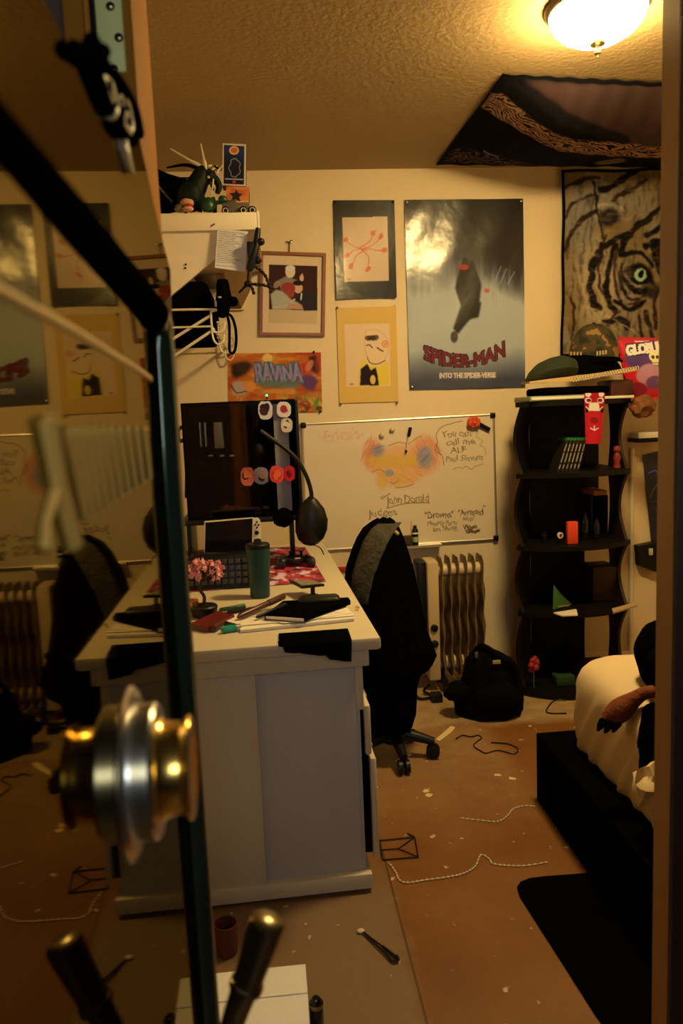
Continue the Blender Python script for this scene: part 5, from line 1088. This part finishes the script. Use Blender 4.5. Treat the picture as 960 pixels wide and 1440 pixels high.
q = B(); q.box((bi(852, 0, 3.5).x, 3.44, zT + .013), (bi(886, 0, 3.5).x, 3.6, zT + .085), mat('dark_red_print', (.05, .008, .008), .5, var=.6, vscale=40), .01); q.done('dark_red_pouch', None, 'dark red pouch on the white board beside the snack bag', 'pouch')
# spiral notebook on the cloth
sn = thing('spiral_notebook', 'spiral bound notebook tilted on the pile under the caps', 'notebook', bi(815, 540, 3.45))
A0 = bi(744, 539, 3.40); B0 = bi(806, 536, 3.40); C0 = bi(895, 520, 3.42); 
q = B(); q.prism([A0, B0, C0, C0 + Vector((0, .16, .01)), A0 + Vector((.03, .2, .004))], (0, 0, .007), mat('tan_card', (.55, .38, .18), .7)); q.done('cover', sn)
q = B()
for i in range(26):
    c_ = B0.lerp(C0, i / 25) + Vector((0, -.008, .006)); q.tube([c_ + Vector((0, .010 * math.cos(k * .785), .011 * math.sin(k * .785))) for k in range(8)], .0020, M_bone, 5, closed=True)
q.done('spiral', sn)
# caps
M_camo = bpy.data.materials.new('camouflage'); M_camo.use_nodes = True; nt = M_camo.node_tree; b_ = nt.nodes['Principled BSDF']; b_.inputs['Roughness'].default_value = .9; tc = nt.nodes.new('ShaderNodeTexCoord'); nz = nt.nodes.new('ShaderNodeTexNoise'); nz.inputs['Scale'].default_value = 16; nz.inputs['Detail'].default_value = 2; nt.links.new(tc.outputs['Object'], nz.inputs[0]); cr = nt.nodes.new('ShaderNodeValToRGB'); cr.color_ramp.interpolation = 'CONSTANT'
for i, (p_, c_) in enumerate(((0, (.015, .012, .006)), (.44, (.035, .035, .012)), (.52, (.06, .035, .014)), (.60, (.22, .13, .04)))):
    e = cr.color_ramp.elements[i] if i < 2 else cr.color_ramp.elements.new(p_); e.position = p_; e.color = (*c_, 1)
nt.links.new(nz.outputs[0], cr.inputs[0]); nt.links.new(cr.outputs[0], b_.inputs['Base Color'])
YC = 3.56
def dome(l, r, top, base, y, depth, m, seg=24):
    a = at(l, base, y=y); b = at(r, base, y=y); c = (a + b) / 2; hx = (b.x - a.x) / 2; hz = at((l + r) / 2, top, y=y).z - c.z; q = B(); rr = []
    for k in range(9):
        t_ = k / 8 * math.pi / 2 * .97; rr.append([Vector((c.x + hx * math.cos(t_) ** .8 * math.cos(j * 2 * math.pi / seg), y + depth * math.cos(t_) ** .8 * math.sin(j * 2 * math.pi / seg), c.z + hz * math.sin(t_))) for j in range(seg)])
    q.loft(rr, m); return q, c, hx, hz
q, c_, hx, hz = dome(801, 868, 455, 505, YC, .10, M_camo); cp = thing('camo_cap', 'camouflage baseball cap topping the pile on the bookcase', 'cap', c_); q.done('crown', cp)
q = B(); q.blob(c_ + Vector((0, 0, hz)), (.008, .008, .005), M_black); q.done('button', cp)
q = B(); q.loft([[c_ + Vector((hx * .95 * math.cos(t_), -.10 * math.sin(t_) - e_, -.002 - e_ * .35 + h_)) for t_ in [math.pi * j / 14 for j in range(15)]] for e_, h_ in ((0, .006), (.05, .002), (.05, -.004), (0, 0))], M_black, cap=False, closed=False); q.done('brim', cp)
q = B()
P = Art(((801, 485), (822, 485), (820, 502), (802, 502)), (60, 44, 24), dens=3); del P
q = B()
for k in range(4): a = at(803 + k * 4.6, 497, y=YC - .107); q.box(a + Vector((-.005, 0, -.008)), a + Vector((.004, .004, .008)), mat('patch_tan', (.35, .2, .08), .8), .001)
q.done('front_patch', cp, 'brown stitched patch'); q = B()
for k in range(4): a = at(840 + k * 4, 497 - k * .6, y=YC - .105); q.box(a + Vector((-.0045, 0, -.010)), a + Vector((.003, .004, .010)), mat('patch_pale', (.4, .34, .2), .8), .001)
q.done('front_patch', cp, 'small pale stitched lettering')
q, c_, hx, hz = dome(778, 872, 497, 528, 3.54, .12, M_black); q.done('black_beanie', None, 'black knitted cap squashed under the camouflage cap', 'cap')
q = B(); rr = []
dg = mat('dark_green_felt', (.012, .022, .010), .9)
for u, t0, b0_, d in ((742, 532, 537, .02), (748, 522, 538, .05), (760, 510, 538, .08), (775, 503, 537, .10), (792, 499, 536, .11), (806, 503, 534, .08)):
    a = at(u, t0, y=3.48); b = at(u, b0_, y=3.48); c_ = (a + b) / 2; hz = (a.z - b.z) / 2; rr.append([Vector((c_.x, 3.50 + d * math.cos(t_), c_.z + hz * math.sin(t_))) for t_ in [j * .5236 for j in range(12)]])
q.loft(rr, dg); q.done('dark_green_cap', None, 'dark green cap with its peak pointing left on the bookcase pile', 'cap')
# hanging red cloth with white print
P = Art(((821, 553), (851, 552), (845, 624), (823, 624)), (176, 22, 24), dens=2.6)
P.poly(((821, 552), (851, 551), (849, 580), (822, 580)), (150, 16, 18)); 
for u in (827, 845):
    for k in range(5): P.ell(u + 2.6 * math.cos(k * 1.257), 554.5 + 2.2 * math.sin(k * 1.257), 2, 1.6, (220, 190, 150))
P.ell(827, 563, 5, 4.2, (206, 176, 140)); P.ell(844, 563, 5, 4.2, (206, 176, 140)); P.ell(828, 563, 3.4, 2.4, (120, 16, 16)); P.ell(843, 563, 3.4, 2.4, (120, 16, 16))
P.poly(((829, 566), (841, 566), (843, 578), (827, 578)), (214, 184, 130), 1, .6); P.ell(825, 577, 2.5, 3.5, (30, 16, 14)); P.ell(846, 577, 2.5, 3.5, (30, 16, 14)); P.stroke(((824, 572), (828, 576)), 1.4, (214, 190, 150)); P.stroke(((847, 572), (843, 576)), 1.4, (214, 190, 150))
P.ell(835, 591, 5, 4.5, (120, 14, 16), .9, 1)
for k in range(3): P.stroke(((835, 605), (830 + 5 * k, 599 + (k != 1) * 3)), 1.5, (210, 170, 140))
def hang(X, Y, U, V):
    p = onwall(0, 3.345)(X, Y, U, V); p[:, 1] += .004 * np.sin(U * 7) - .003 * V; return p
rc = P.build('red_cloth_strip', hang, M_matte, None, 'red cloth strip with white floral print hanging over the bookcase front', 'cloth', solid=.004)
# snack bag
P = Art(((868, 474), (945, 476), (945, 562), (880, 560)), (186, 20, 22), dens=2.2, ref=(205, 158, 86))
P.poly(((868, 473), (945, 475), (945, 482), (869, 480)), (170, 26, 24)); P.text('DELICIOUS', 890, 482.5, 3.6, (214, 190, 150), wid=26) if False else P.stroke(((891, 480.5), (912, 480.5)), 2, (206, 178, 140), .85, False)
P.ell(910, 505, 34, 20, (70, 40, 66), .95, 3); 
for bb, cc in ((2.6, (40, 20, 40)), (1.0, (222, 208, 170))): P.text('GLOBULOS', 879, 500, 19, cc, rot=-.03, bold=bb, wid=64, fn=lambda px, py: (px, py * (1.05 - .10 * np.sin(px / 12)) - 3 * np.sin(px / 22)))
P.ell(915, 502, 8.5, 8, (226, 208, 96)); P.poly(((910, 506), (920, 506), (919, 514), (911, 514)), (226, 208, 96)); P.ell(912, 503, 2.4, 2.6, (60, 40, 20)); P.ell(918.5, 503, 2.4, 2.6, (60, 40, 20)); P.stroke(((911, 511), (919, 511)), .9, (60, 40, 20))
P.ell(908, 528, 18, 16, (176, 110, 90), .95, 3); P.ell(915, 538, 12, 9, (90, 50, 66), .9, 2); P.ell(892, 548, 14, 10, (120, 20, 26), .9, 2)
def bag(X, Y, U, V):
    p = onwall(0, 3.60)(X, Y, U, V); bl = (np.sin(np.pi * np.clip(V, .04, .97)) ** .7) * np.sin(np.pi * np.clip(U, 0, 1)) ** .6; p[:, 1] -= .045 * bl; p[:, 0] += .002 * np.sin(V * 40) * (V < .06); return p
def bagb(X, Y, U, V):
    p = onwall(0, 3.60)(X, Y, U, V); bl = (np.sin(np.pi * np.clip(V, .04, .97)) ** .7) * np.sin(np.pi * np.clip(U, 0, 1)) ** .6; p[:, 1] += .035 * bl; return p
a = at(905, 560, y=3.6); sbg = thing('snack_bag', 'bright red snack bag with big white lettering and yellow skull', 'snack bag', Vector((a.x, 3.6, zT + .013)))
P.build('front_film', bag, artmat('foil_print', .35, .5), sbg); P.C[:] = np.array((150, 18, 20)); P.build('back_film', bagb, M_matte, sbg)
# patterned bundle hanging at the right
q = B(); q.blob(at(903, 572, y=3.42), (.058, .05, .05), mat('patterned_red_gold', (.16, .055, .015), .8, var=1.0, vscale=45), .25, 5, 3); 
q.done('patterned_pouch', None, 'red and gold patterned pouch at the right end of the bookcase top', 'pouch')
# right wall: papers on a ledge, black hanging, black box
def rw(u, v, o=.004): return at(u, v, y=W - o)
a = rw(897, 617, .12); b = rw(940, 616, .12)
lg = thing('wall_ledge', 'small dark ledge with papers on the back wall right of the bookcase', 'ledge', ((a.x + b.x) / 2, W - .06, a.z - .02))
q = B(); q.box((a.x, W - .12, a.z - .02), (b.x, W - .002, a.z), M_dark, .003); q.done('board', lg)
q = B(); q.box((a.x + .005, W - .115, a.z + .001), (b.x - .01, W - .01, a.z + .03), M_paper, .002); q.done('paper_stack', None, 'white paper stack on the ledge right of the bookcase', 'paper')
P = Art(((903, 640), (935, 632), (935, 775), (916, 772)), (10, 9, 10), dens=2, ref=(150, 110, 50)); P.stroke(((912, 665), (922, 662), (926, 675), (918, 690), (914, 700)), 1.6, (60, 56, 56), .9); P.stroke(((914, 706), (930, 704)), 1, (46, 44, 44)); P.stroke(((920, 712), (928, 730)), 1.2, (40, 38, 40))
P.build('black_banner', onwall(.006), M_post, None, 'black glossy banner with grey swirl on the wall between bookcase and doorway', 'banner')
pts = [rw(897, 768, .05), rw(926, 762, .05), rw(926, 806, .05), rw(899, 796, .05)]
wb_ = thing('wall_box', 'black box with small pale switch on the wall below the black banner', 'box', (pts[2] + pts[3]) / 2 + Vector((0, .025, 0)))
q = B(); q.prism(pts, (0, .048, 0), M_blackp); q.done('body', wb_); q = B(); c_ = rw(915, 776, .052); q.box(c_ + Vector((-.012, -.004, -.018)), c_ + Vector((.010, .003, .018)), M_bone, .002); q.done('switch', wb_)

# ============================================================ BED
M_sheet = mat('cream_sheet', (.62, .50, .32), .85, var=.05, vscale=4)
bd = thing('bed', 'bed with cream sheet on a low black base in the right foreground', 'bed', (1.36, 1.93, 0))
q = B(); q.box((.868, 1.34, 0), (1.80, 2.49, .25), M_black, .006); q.done('base', bd)
q = B(); rr = []
def foot(x0, x1, y0, y1, r, n=18):
    out = []
    for cx, cy, a0 in ((x1 - r, y1 - r, 0), (x0 + r, y1 - r, 90), (x0 + r, y0 + r, 180), (x1 - r, y0 + r, 270)):
        out += [(cx + r * math.cos(math.radians(a0 + 90 * k / n)), cy + r * math.sin(math.radians(a0 + 90 * k / n))) for k in range(n + 1)]
    o2 = []
    for i in range(len(out)):
        a, b = Vector((*out[i], 0)), Vector((*out[(i + 1) % len(out)], 0)); m_ = max(1, int((b - a).length / .012))
        for k in range(m_): c = a.lerp(b, k / m_); o2.append((c.x, c.y))
    return o2
fp_ = foot(.945, 1.83, 1.345, 2.46, .14); cxm, cym = 1.3875, 1.90
for z, ins in ((.251, .020), (.265, .010), (.28, .006), (.31, .004), (.34, .004), (.37, .004), (.40, .005), (.43, .006), (.46, .008), (.485, .012), (.508, .02), (.526, .034), (.538, .055), (.546, .09), (.551, .16), (.553, .26), (.554, .40)):
    ring = []
    for k, (x, y) in enumerate(fp_):
        fx_ = (x - cxm) / .4425; fy_ = (y - cym) / .56; amt = max(0, min(1, (.51 - z) / .14)) * .019
        ph = (y * 1.0 + z * .75) * 62 if x < 1.2 else (x + z) * 60
        w_ = amt * ((1 - abs(math.sin(ph * .5))) ** 2 * 1.6 - .6 + .35 * math.sin(ph * 1.37 + 1.3)); mxx = .39 / .425
        kx = 1 - ins / .4425 + w_ * .9; ky = 1 - ins / .56 - w_ * .3
        ring.append(Vector((cxm + (x - cxm) * max(.02, kx), cym + (y - cym) * max(.02, ky), z + .004 * noise.noise(Vector((x * 5, y * 5, z))))))
    rr.append(ring)
q.loft(rr, M_sheet); q.done('mattress_sheet', bd)
q = B(); q.blob((1.22, 1.97, .62), (.21, .20, .12), M_black, .10, 3, 2, 4, flat=-.6)
q.blob((1.15, 2.08, .625), (.105, .14, .125), M_black, .10, 3, 6, 4)
q.blob((1.00, 1.86, .44), (.055, .14, .14), M_black, .12, 3, 9, 4)
q.done('black_clothes', None, 'heap of black clothes on the bed spilling over its side', 'clothes')
M_paw = mat('rust_plush', (.16, .04, .012), .95, bump=.6, bscale=90, var=.3, vscale=30)
pw = thing('plush_paw', 'rust brown plush arm with black claws poking out from the black clothes', 'plush toy', at(865, 1030, y=2.02))
q = B(); path = sm([at(924, 972, y=1.95), at(905, 975, y=1.96), at(885, 988, y=1.97), at(866, 1003, y=1.98), at(850, 1014, y=1.99)], 6); n_ = len(path); q.tube(path, [.017 + .016 * math.exp(-((i / n_ - .66) / .24) ** 2) for i in range(n_ - 1)] + [.012], M_paw, 14); q.done('arm', pw)
for u, v in ((842, 1024), (852, 1027), (863, 1026)):
    q = B(); q.tube([at(u + 6, v - 10, y=1.965), at(u + 1, v - 2, y=1.95), at(u - 2, v + 4, y=1.95)], [.012, .009, .003], M_black, 8); q.done('claw', pw)
q = B(); q.blob(at(915, 1110, y=1.80), (.04, .05, .06), M_sheet, .5, 6, 4); q.done('crumpled_tissue', None, 'crumpled white cloth at the bed side near the doorway', 'cloth')
# black sheet laid in place of the shade beside the bed
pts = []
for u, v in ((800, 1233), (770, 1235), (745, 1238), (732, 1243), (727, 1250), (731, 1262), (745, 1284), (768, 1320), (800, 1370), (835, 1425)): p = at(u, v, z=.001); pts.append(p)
q = B(); e0 = pts[-1]; pl_ = pts + [Vector((e0.x + .02, 1.36, .001)), Vector((.864, 1.36, .001)), Vector((.864, pts[0].y, .001))]; q.prism(pl_, (0, 0, .008), M_black); q.done('floor_shade_sheet', None, 'black sheet shaped as the shade along the bed base', 'shade sheet')

# ============================================================ ON THE FLOOR
def fl_(u, v, z=.004): return at(u, v, z=z)
q = B(); q.tube(sm([fl_(u, v) for u, v in ((641, 1039), (650, 1034), (662, 1036), (672, 1034), (677, 1038), (670, 1043), (666, 1049), (676, 1056), (684, 1059), (700, 1055), (722, 1060), (728, 1053), (714, 1046), (690, 1044))], 5), .0025, M_blackp, 6); q.done('thin_cable', None, 'thin dark cable looped on the floor in front of the backpack', 'cable')
q = B(); q.tube(sm([fl_(u, v) for u, v in ((795, 985), (779, 985), (768, 999), (775, 1003), (796, 1003))], 5), .003, M_blackp, 6); q.done('looped_cable', None, 'short dark cord on the floor between bookcase and bed', 'cord')
def beads(pts, name, label, cat):
    path = sm([fl_(u, v, .004) for u, v in pts], 8); q = B(); q.tube(path, .0012, M_bone, 5)
    L_ = 0
    for a, b in zip(path, path[1:]):
        L_ += (b - a).length
        if L_ > .011: L_ = 0; q.blob(b, (.0034, .0034, .0034), M_paper, sub=1)
    return q.done(name, None, label, cat)
beads(((546, 1212), (556, 1226), (562, 1238), (575, 1241), (600, 1237), (630, 1233), (652, 1228), (668, 1218), (676, 1202), (688, 1208), (692, 1214), (712, 1217), (740, 1217), (770, 1212)), 'bead_string', 'long white bead string winding across the rust brown floor', 'bead string')
beads(((646, 1150), (672, 1153), (700, 1155), (714, 1146), (722, 1137), (738, 1133), (752, 1134)), 'bead_string', 'short white bead string ending at the black bed base', 'bead string')
q = B(); cs_ = [fl_(u, v, .004) for u, v in ((533, 1182), (583, 1177), (588, 1205), (538, 1209))]
for i in range(4): q.tube([cs_[i], cs_[(i + 1) % 4]], .0022, M_blackp, 6)
q.tube([(cs_[0] + cs_[3]) / 2, (cs_[0] + cs_[2]) / 2], .002, M_blackp, 6); q.tube([(cs_[0] + cs_[2]) / 2, cs_[1]], .002, M_blackp, 6); q.tube([(cs_[0] + cs_[2]) / 2, cs_[2]], .002, M_blackp, 6)
q.tube([cs_[1], fl_(573, 1172)], .0025, M_blackp, 6); q.done('wire_square', None, 'square black wire frame lying flat on the floor beside the desk', 'wire frame')
q = B(); q.tube([fl_(511, 1311, .006), fl_(540, 1333, .006)], .0025, M_blackp, 6); q.tube([fl_(511, 1311, .006), fl_(545, 1345, .006)], .0025, M_blackp, 6); q.tube([fl_(538, 1331, .006), fl_(558, 1347, .006)], .004, M_blackp, 8); q.tube(sm([fl_(545, 1345, .006), fl_(552, 1352, .006), fl_(560, 1350, .006), fl_(558, 1343, .006)]), .003, M_blackp, 6); q.done('bent_wire', None, 'bent black wire with twisted end on the floor before the desk', 'wire')
q = B(); a = fl_(507, 1309, .006); q.blob(a, (.010, .008, .005), M_bone, .2); q.done('paper_scrap', None, 'small white scrap beside the bent black wire', 'scrap')
q = B(); q.prism([fl_(u, v, .001) for u, v in ((612, 1040), (634, 1021), (640, 1023), (634, 1030), (618, 1042))], (0, 0, .001), M_cream); q.done('paper_scrap', None, 'pale torn paper scrap on the floor before the chair', 'scrap')
rs5 = random.Random(9); 
for k, (u, v) in enumerate(((560, 1070), (700, 1090), (720, 1095), (602, 1118), (598, 1113), (575, 1062), (526, 1107))):
    q = B(); a = fl_(u, v, .001); q.prism([a + Vector((rs5.uniform(.01, .02) * math.cos(j * 1.2 + k), rs5.uniform(.006, .02) * math.sin(j * 1.2 + k), 0)) for j in range(5)], (0, 0, .001), M_cream); q.done('floor_fleck', None, ('pale fleck on the floor just below the torn scrap', 'pale fleck on the floor left of the bed corner, the nearer to the desk', 'pale fleck on the floor left of the bed corner, the nearer to the bed', 'right one of two pale flecks in the middle of the floor', 'left one of two pale flecks in the middle of the floor', 'pale fleck beside the chair base', 'pale fleck at the desk drawer edge')[k], 'fleck', 'flecks on the floor')
# white carton in front, brown cup, black flashlight
ca = at(429, 1353, z=.10); cx_ = at(433, 1392, z=.10); 
wc = thing('white_carton', 'white carton on the floor in the foreground', 'carton', (-.15, ca.y - .13, 0))
M_carton = mat('white_card', (.74, .76, .80), .6)
q = B(); q.box((-.42, ca.y - .42, 0), (ca.x, ca.y, .092), M_carton, .003); q.done('body', wc)
q = B(); q.prism([Vector((-.42, ca.y, .093)), Vector((ca.x, ca.y, .093)), Vector((ca.x + .001, ca.y - .10, .101)), Vector((-.42, ca.y - .10, .101))], (0, 0, .002), M_carton); q.done('flap', wc)
q = B(); q.prism([Vector((-.42, ca.y - .42, .093)), Vector((ca.x, ca.y - .42, .093)), Vector((ca.x + .001, ca.y - .1005, .0985)), Vector((-.42, ca.y - .1005, .0985))], (0, 0, .002), M_carton); q.done('flap', wc)
a = at(318, 1362, z=0); a.y += .1; a.x -= .0; q = B(); a = at(320, 1345, y=1.86); q.lathe([(.024, 0), (.027, .003), (.030, .085), (.028, .085), (.024, .01), (0, .008)], mat('red_brown_plastic', (.10, .02, .008), .5), Matrix.Translation((a.x, 1.86, 0)), 24); q.done('brown_cup', None, 'red brown cup on the floor behind the white carton', 'cup')
a = at(445, 1425, z=.03); fg = thing('flashlight', 'dark rounded flashlight standing right of the white carton', 'flashlight', (a.x, a.y, 0))
q = B(); q.lathe([(.014, 0), (.016, .003), (.016, .05), (.014, .062), (.008, .07), (0, .072)], M_blackg, Matrix.Translation((a.x, a.y, 0)), 20); q.done('barrel', fg); q = B(); q.lathe([(.0165, .048), (.0168, .05), (.0168, .056), (.0165, .058)], M_bronze, Matrix.Translation((a.x, a.y, 0)), 20, False); q.done('ring', fg)

# ============================================================ STANDING MIRROR IN THE FOREGROUND
MA, MS = .10, .02
MN = Vector((1, MS, 0)).normalized()
def mp_(u, v, o=0):
    r = ray(u, v); t = -MA / (r.x + MS * r.y); return Vector((0, 0, H)) + r * t + MN * o
def myz(y, z, o=0): return Vector((-MA - MS * y, y, z)) + MN * o
top = mp_(85, 60); edge = [mp_(u, v) for u, v in ((85, 60), (118, 80), (150, 110), (176, 152), (190, 190), (203, 245), (218, 312), (236, 380), (240, 480), (246, 700), (276, 1080), (305, 1440))]
e1 = edge[-1]
out = [myz(.16, top.z)] + edge + [myz(e1.y, .10), myz(.16, .10)]
mr = thing('standing_mirror', 'tall mirror with black tube frame in the left foreground', 'mirror', myz(.6, 0))
q = B(); q.prism([p - MN * .0005 for p in out], -MN * .016, M_darkwood); q.done('backing', mr)
q = B(); q.prism(out, MN * .003, M_mirror); q.done('mirror_glass', mr)
for y in (.22, e1.y - .06):
    q = B(); q.tube([myz(y, .12, -.02), myz(y, .012, -.01)], .012, M_darkwood, 10); q.tube([myz(y, .012, -.09), myz(y, .012, .05)], .011, M_darkwood, 10); q.done('foot', mr)
TR_ = .0195
pth = [mp_(-90, 97), mp_(0, 200), mp_(100, 314), mp_(196, 423), mp_(211, 442), mp_(217.5, 458), mp_(221, 500), mp_(232, 700), mp_(254, 1000), mp_(287, 1440)]
l_ = pth[-1]; pth.append(Vector((l_.x, l_.y, .10)) )
q = B(); q.tube(pth[:5], [.0105, .0115, .0145, .0175, .019], mat('black_satin', (.003, .003, .003), .7, spec=0), 20); q.tube(pth[4:], TR_ * .98, M_tube, 20); q.done('black_tube_frame', mr)
q = B(); q.tube([mp_(-90, 366), mp_(0, 415), mp_(100, 468), mp_(190, 521), mp_(208, 533)], .0045, mat('gold_strip', (.55, .40, .16), .35, .3), 12); q.done('gold_strip', mr)
q = B(); q.tube([mp_(-60, 97), mp_(30, 205), mp_(110, 297), mp_(200, 402), mp_(226, 436)], .0048, mat('gold_strip', (.55, .40, .16), .35, .3), 12); q.done('inner_moulding', mr)
M_slat = mat('cream_slat', (.9, .58, .15), .6)
q = B(); q.tube([mp_(50, 590, .003), mp_(70, 690, .003), mp_(92, 765, .003)], [.007, .006, .006], M_slat, 8); q.tube([mp_(68, 685, .003), mp_(52, 735, .003), mp_(50, 775, .003)], [.004, .003, .004], M_slat, 8)
deco = q.done('slatted_decoration', mr, 'cream slatted decoration stuck on the glass')
for i in range(10):
    q = B(); x = 84 + i * 12.4; b_ = (x + 7 + (10 - i) * 2, 728 - i * 6.2); q.tube([mp_(x, 606 - i * .4, .003), mp_(*b_, .003)], [.0048, .0034], M_slat, 6); q.done('slat', deco)
# crest ornament: open scrollwork
orn = []
def spiral(cu, cv, r0, turns, ph, o=.006):
    c = mp_(cu, cv); pts = []
    for k in range(int(turns * 14)):
        t_ = k / 14 * 2 * math.pi; r = r0 * (1 - k / (turns * 14) * .85); pts.append(c + Vector((-MS * r * math.cos(t_ + ph), r * math.cos(t_ + ph) * 2.6, r * math.sin(t_ + ph))) + MN * o)
    return pts
q = B()
for cu, cv, r0, ph, m in ((128, 100, .016, .5, M_black), (146, 124, .019, 2, M_black), (160, 150, .017, 3.6, M_bone), (148, 152, .014, 1, M_black), (170, 172, .013, 4.4, M_black), (136, 128, .012, 5, M_bone)):
    q.tube(spiral(cu, cv, r0, 1.5, ph), .0048, m, 8)
q.tube(sm([mp_(90, 70, .006), mp_(120, 88, .008), mp_(150, 116, .008), mp_(172, 150, .008), mp_(185, 188, .006)]), .006, M_black, 8)
q.tube(sm([mp_(112, 92, .004), mp_(128, 124, .006), mp_(142, 156, .006), mp_(160, 186, .006), mp_(176, 196, .004)]), .005, M_black, 8)
q.done('scroll_ornament', mr, 'black and bronze scrollwork ornament')
q = B(); q.loft([[mp_(u + du, v, .004 + .004 * (abs(du) < 2)) for du in (-w_, 0, w_)] for u, v, w_ in ((164, 196, 6), (168, 215, 6), (172, 232, 5), (175, 244, 2))], M_bone, cap=False, closed=False); q.done('bevel_highlight_chip', mr, 'pale chip shaped as a highlight on the bevel', solid=.002)  # highlight on the bevel put in as a pale chip
# knob
kc = mp_(181, 1085); KMx = axisM(kc, MN); kp = kc.y / F
def kr(px): return px * kp
kn = [('rose_plate', [(kr(122), .002), (kr(122), kr(7)), (kr(116), kr(12)), (kr(97), kr(14))], M_chrome), ('chrome_ring', [(kr(95), kr(10)), (kr(96), kr(40)), (kr(92), kr(45)), (kr(80), kr(46))], M_chrome), ('brass_ring', [(kr(70), kr(44)), (kr(74), kr(48)), (kr(68), kr(56)), (kr(66), kr(78)), (kr(74), kr(88)), (kr(72), kr(92)), (kr(60), kr(93)), (kr(50), kr(90)), (0, kr(89))], M_brass)]
kno = B(); kno.lathe([(kr(60), .001), (kr(60), kr(50))], M_chrome, KMx, 24); kk = kno.done('knob', mr)
for nm, pf, m in kn: q = B(); q.lathe(pf, m, KMx, 48); q.done(nm, kk)
# lever handle
lb = mp_(236, 1560)
lv = [lb, lb + MN * .05, lb + MN * .075 + Vector((0, 0, .035)), ]
tipd = mp_(232, 1340).y
def lp(u, v): return at(u, v, y=tipd)
q = B(); neck = sm([lb, lb + MN * .05 + Vector((0, 0, .004)), lp(316, 1480), lp(330, 1430), lp(346, 1385)], 6); q.tube(neck, [.013 - .003 * math.sin(math.pi * i / len(neck)) for i in range(len(neck))], M_bronze, 16); lvo = q.done('lever', mr)
q = B(); A0, B0 = lp(344, 1392), lp(378, 1290); d = B0 - A0; wv = kp
q.tube([A0, A0 + d * .03, A0 + d * .10, A0 + d * .12, A0 + d * .2, A0 + d * .8, A0 + d * .95, B0], [.010, .0150, .0150, .0135, .013, .0155, .0155, .011], M_bronze, 20); q.done('grip', lvo)
q = B(); q.lathe([(.03, 0), (.03, .006), (.024, .010), (0, .010)], M_bronze, axisM(lb, MN), 24); q.done('lever_rose', mr)
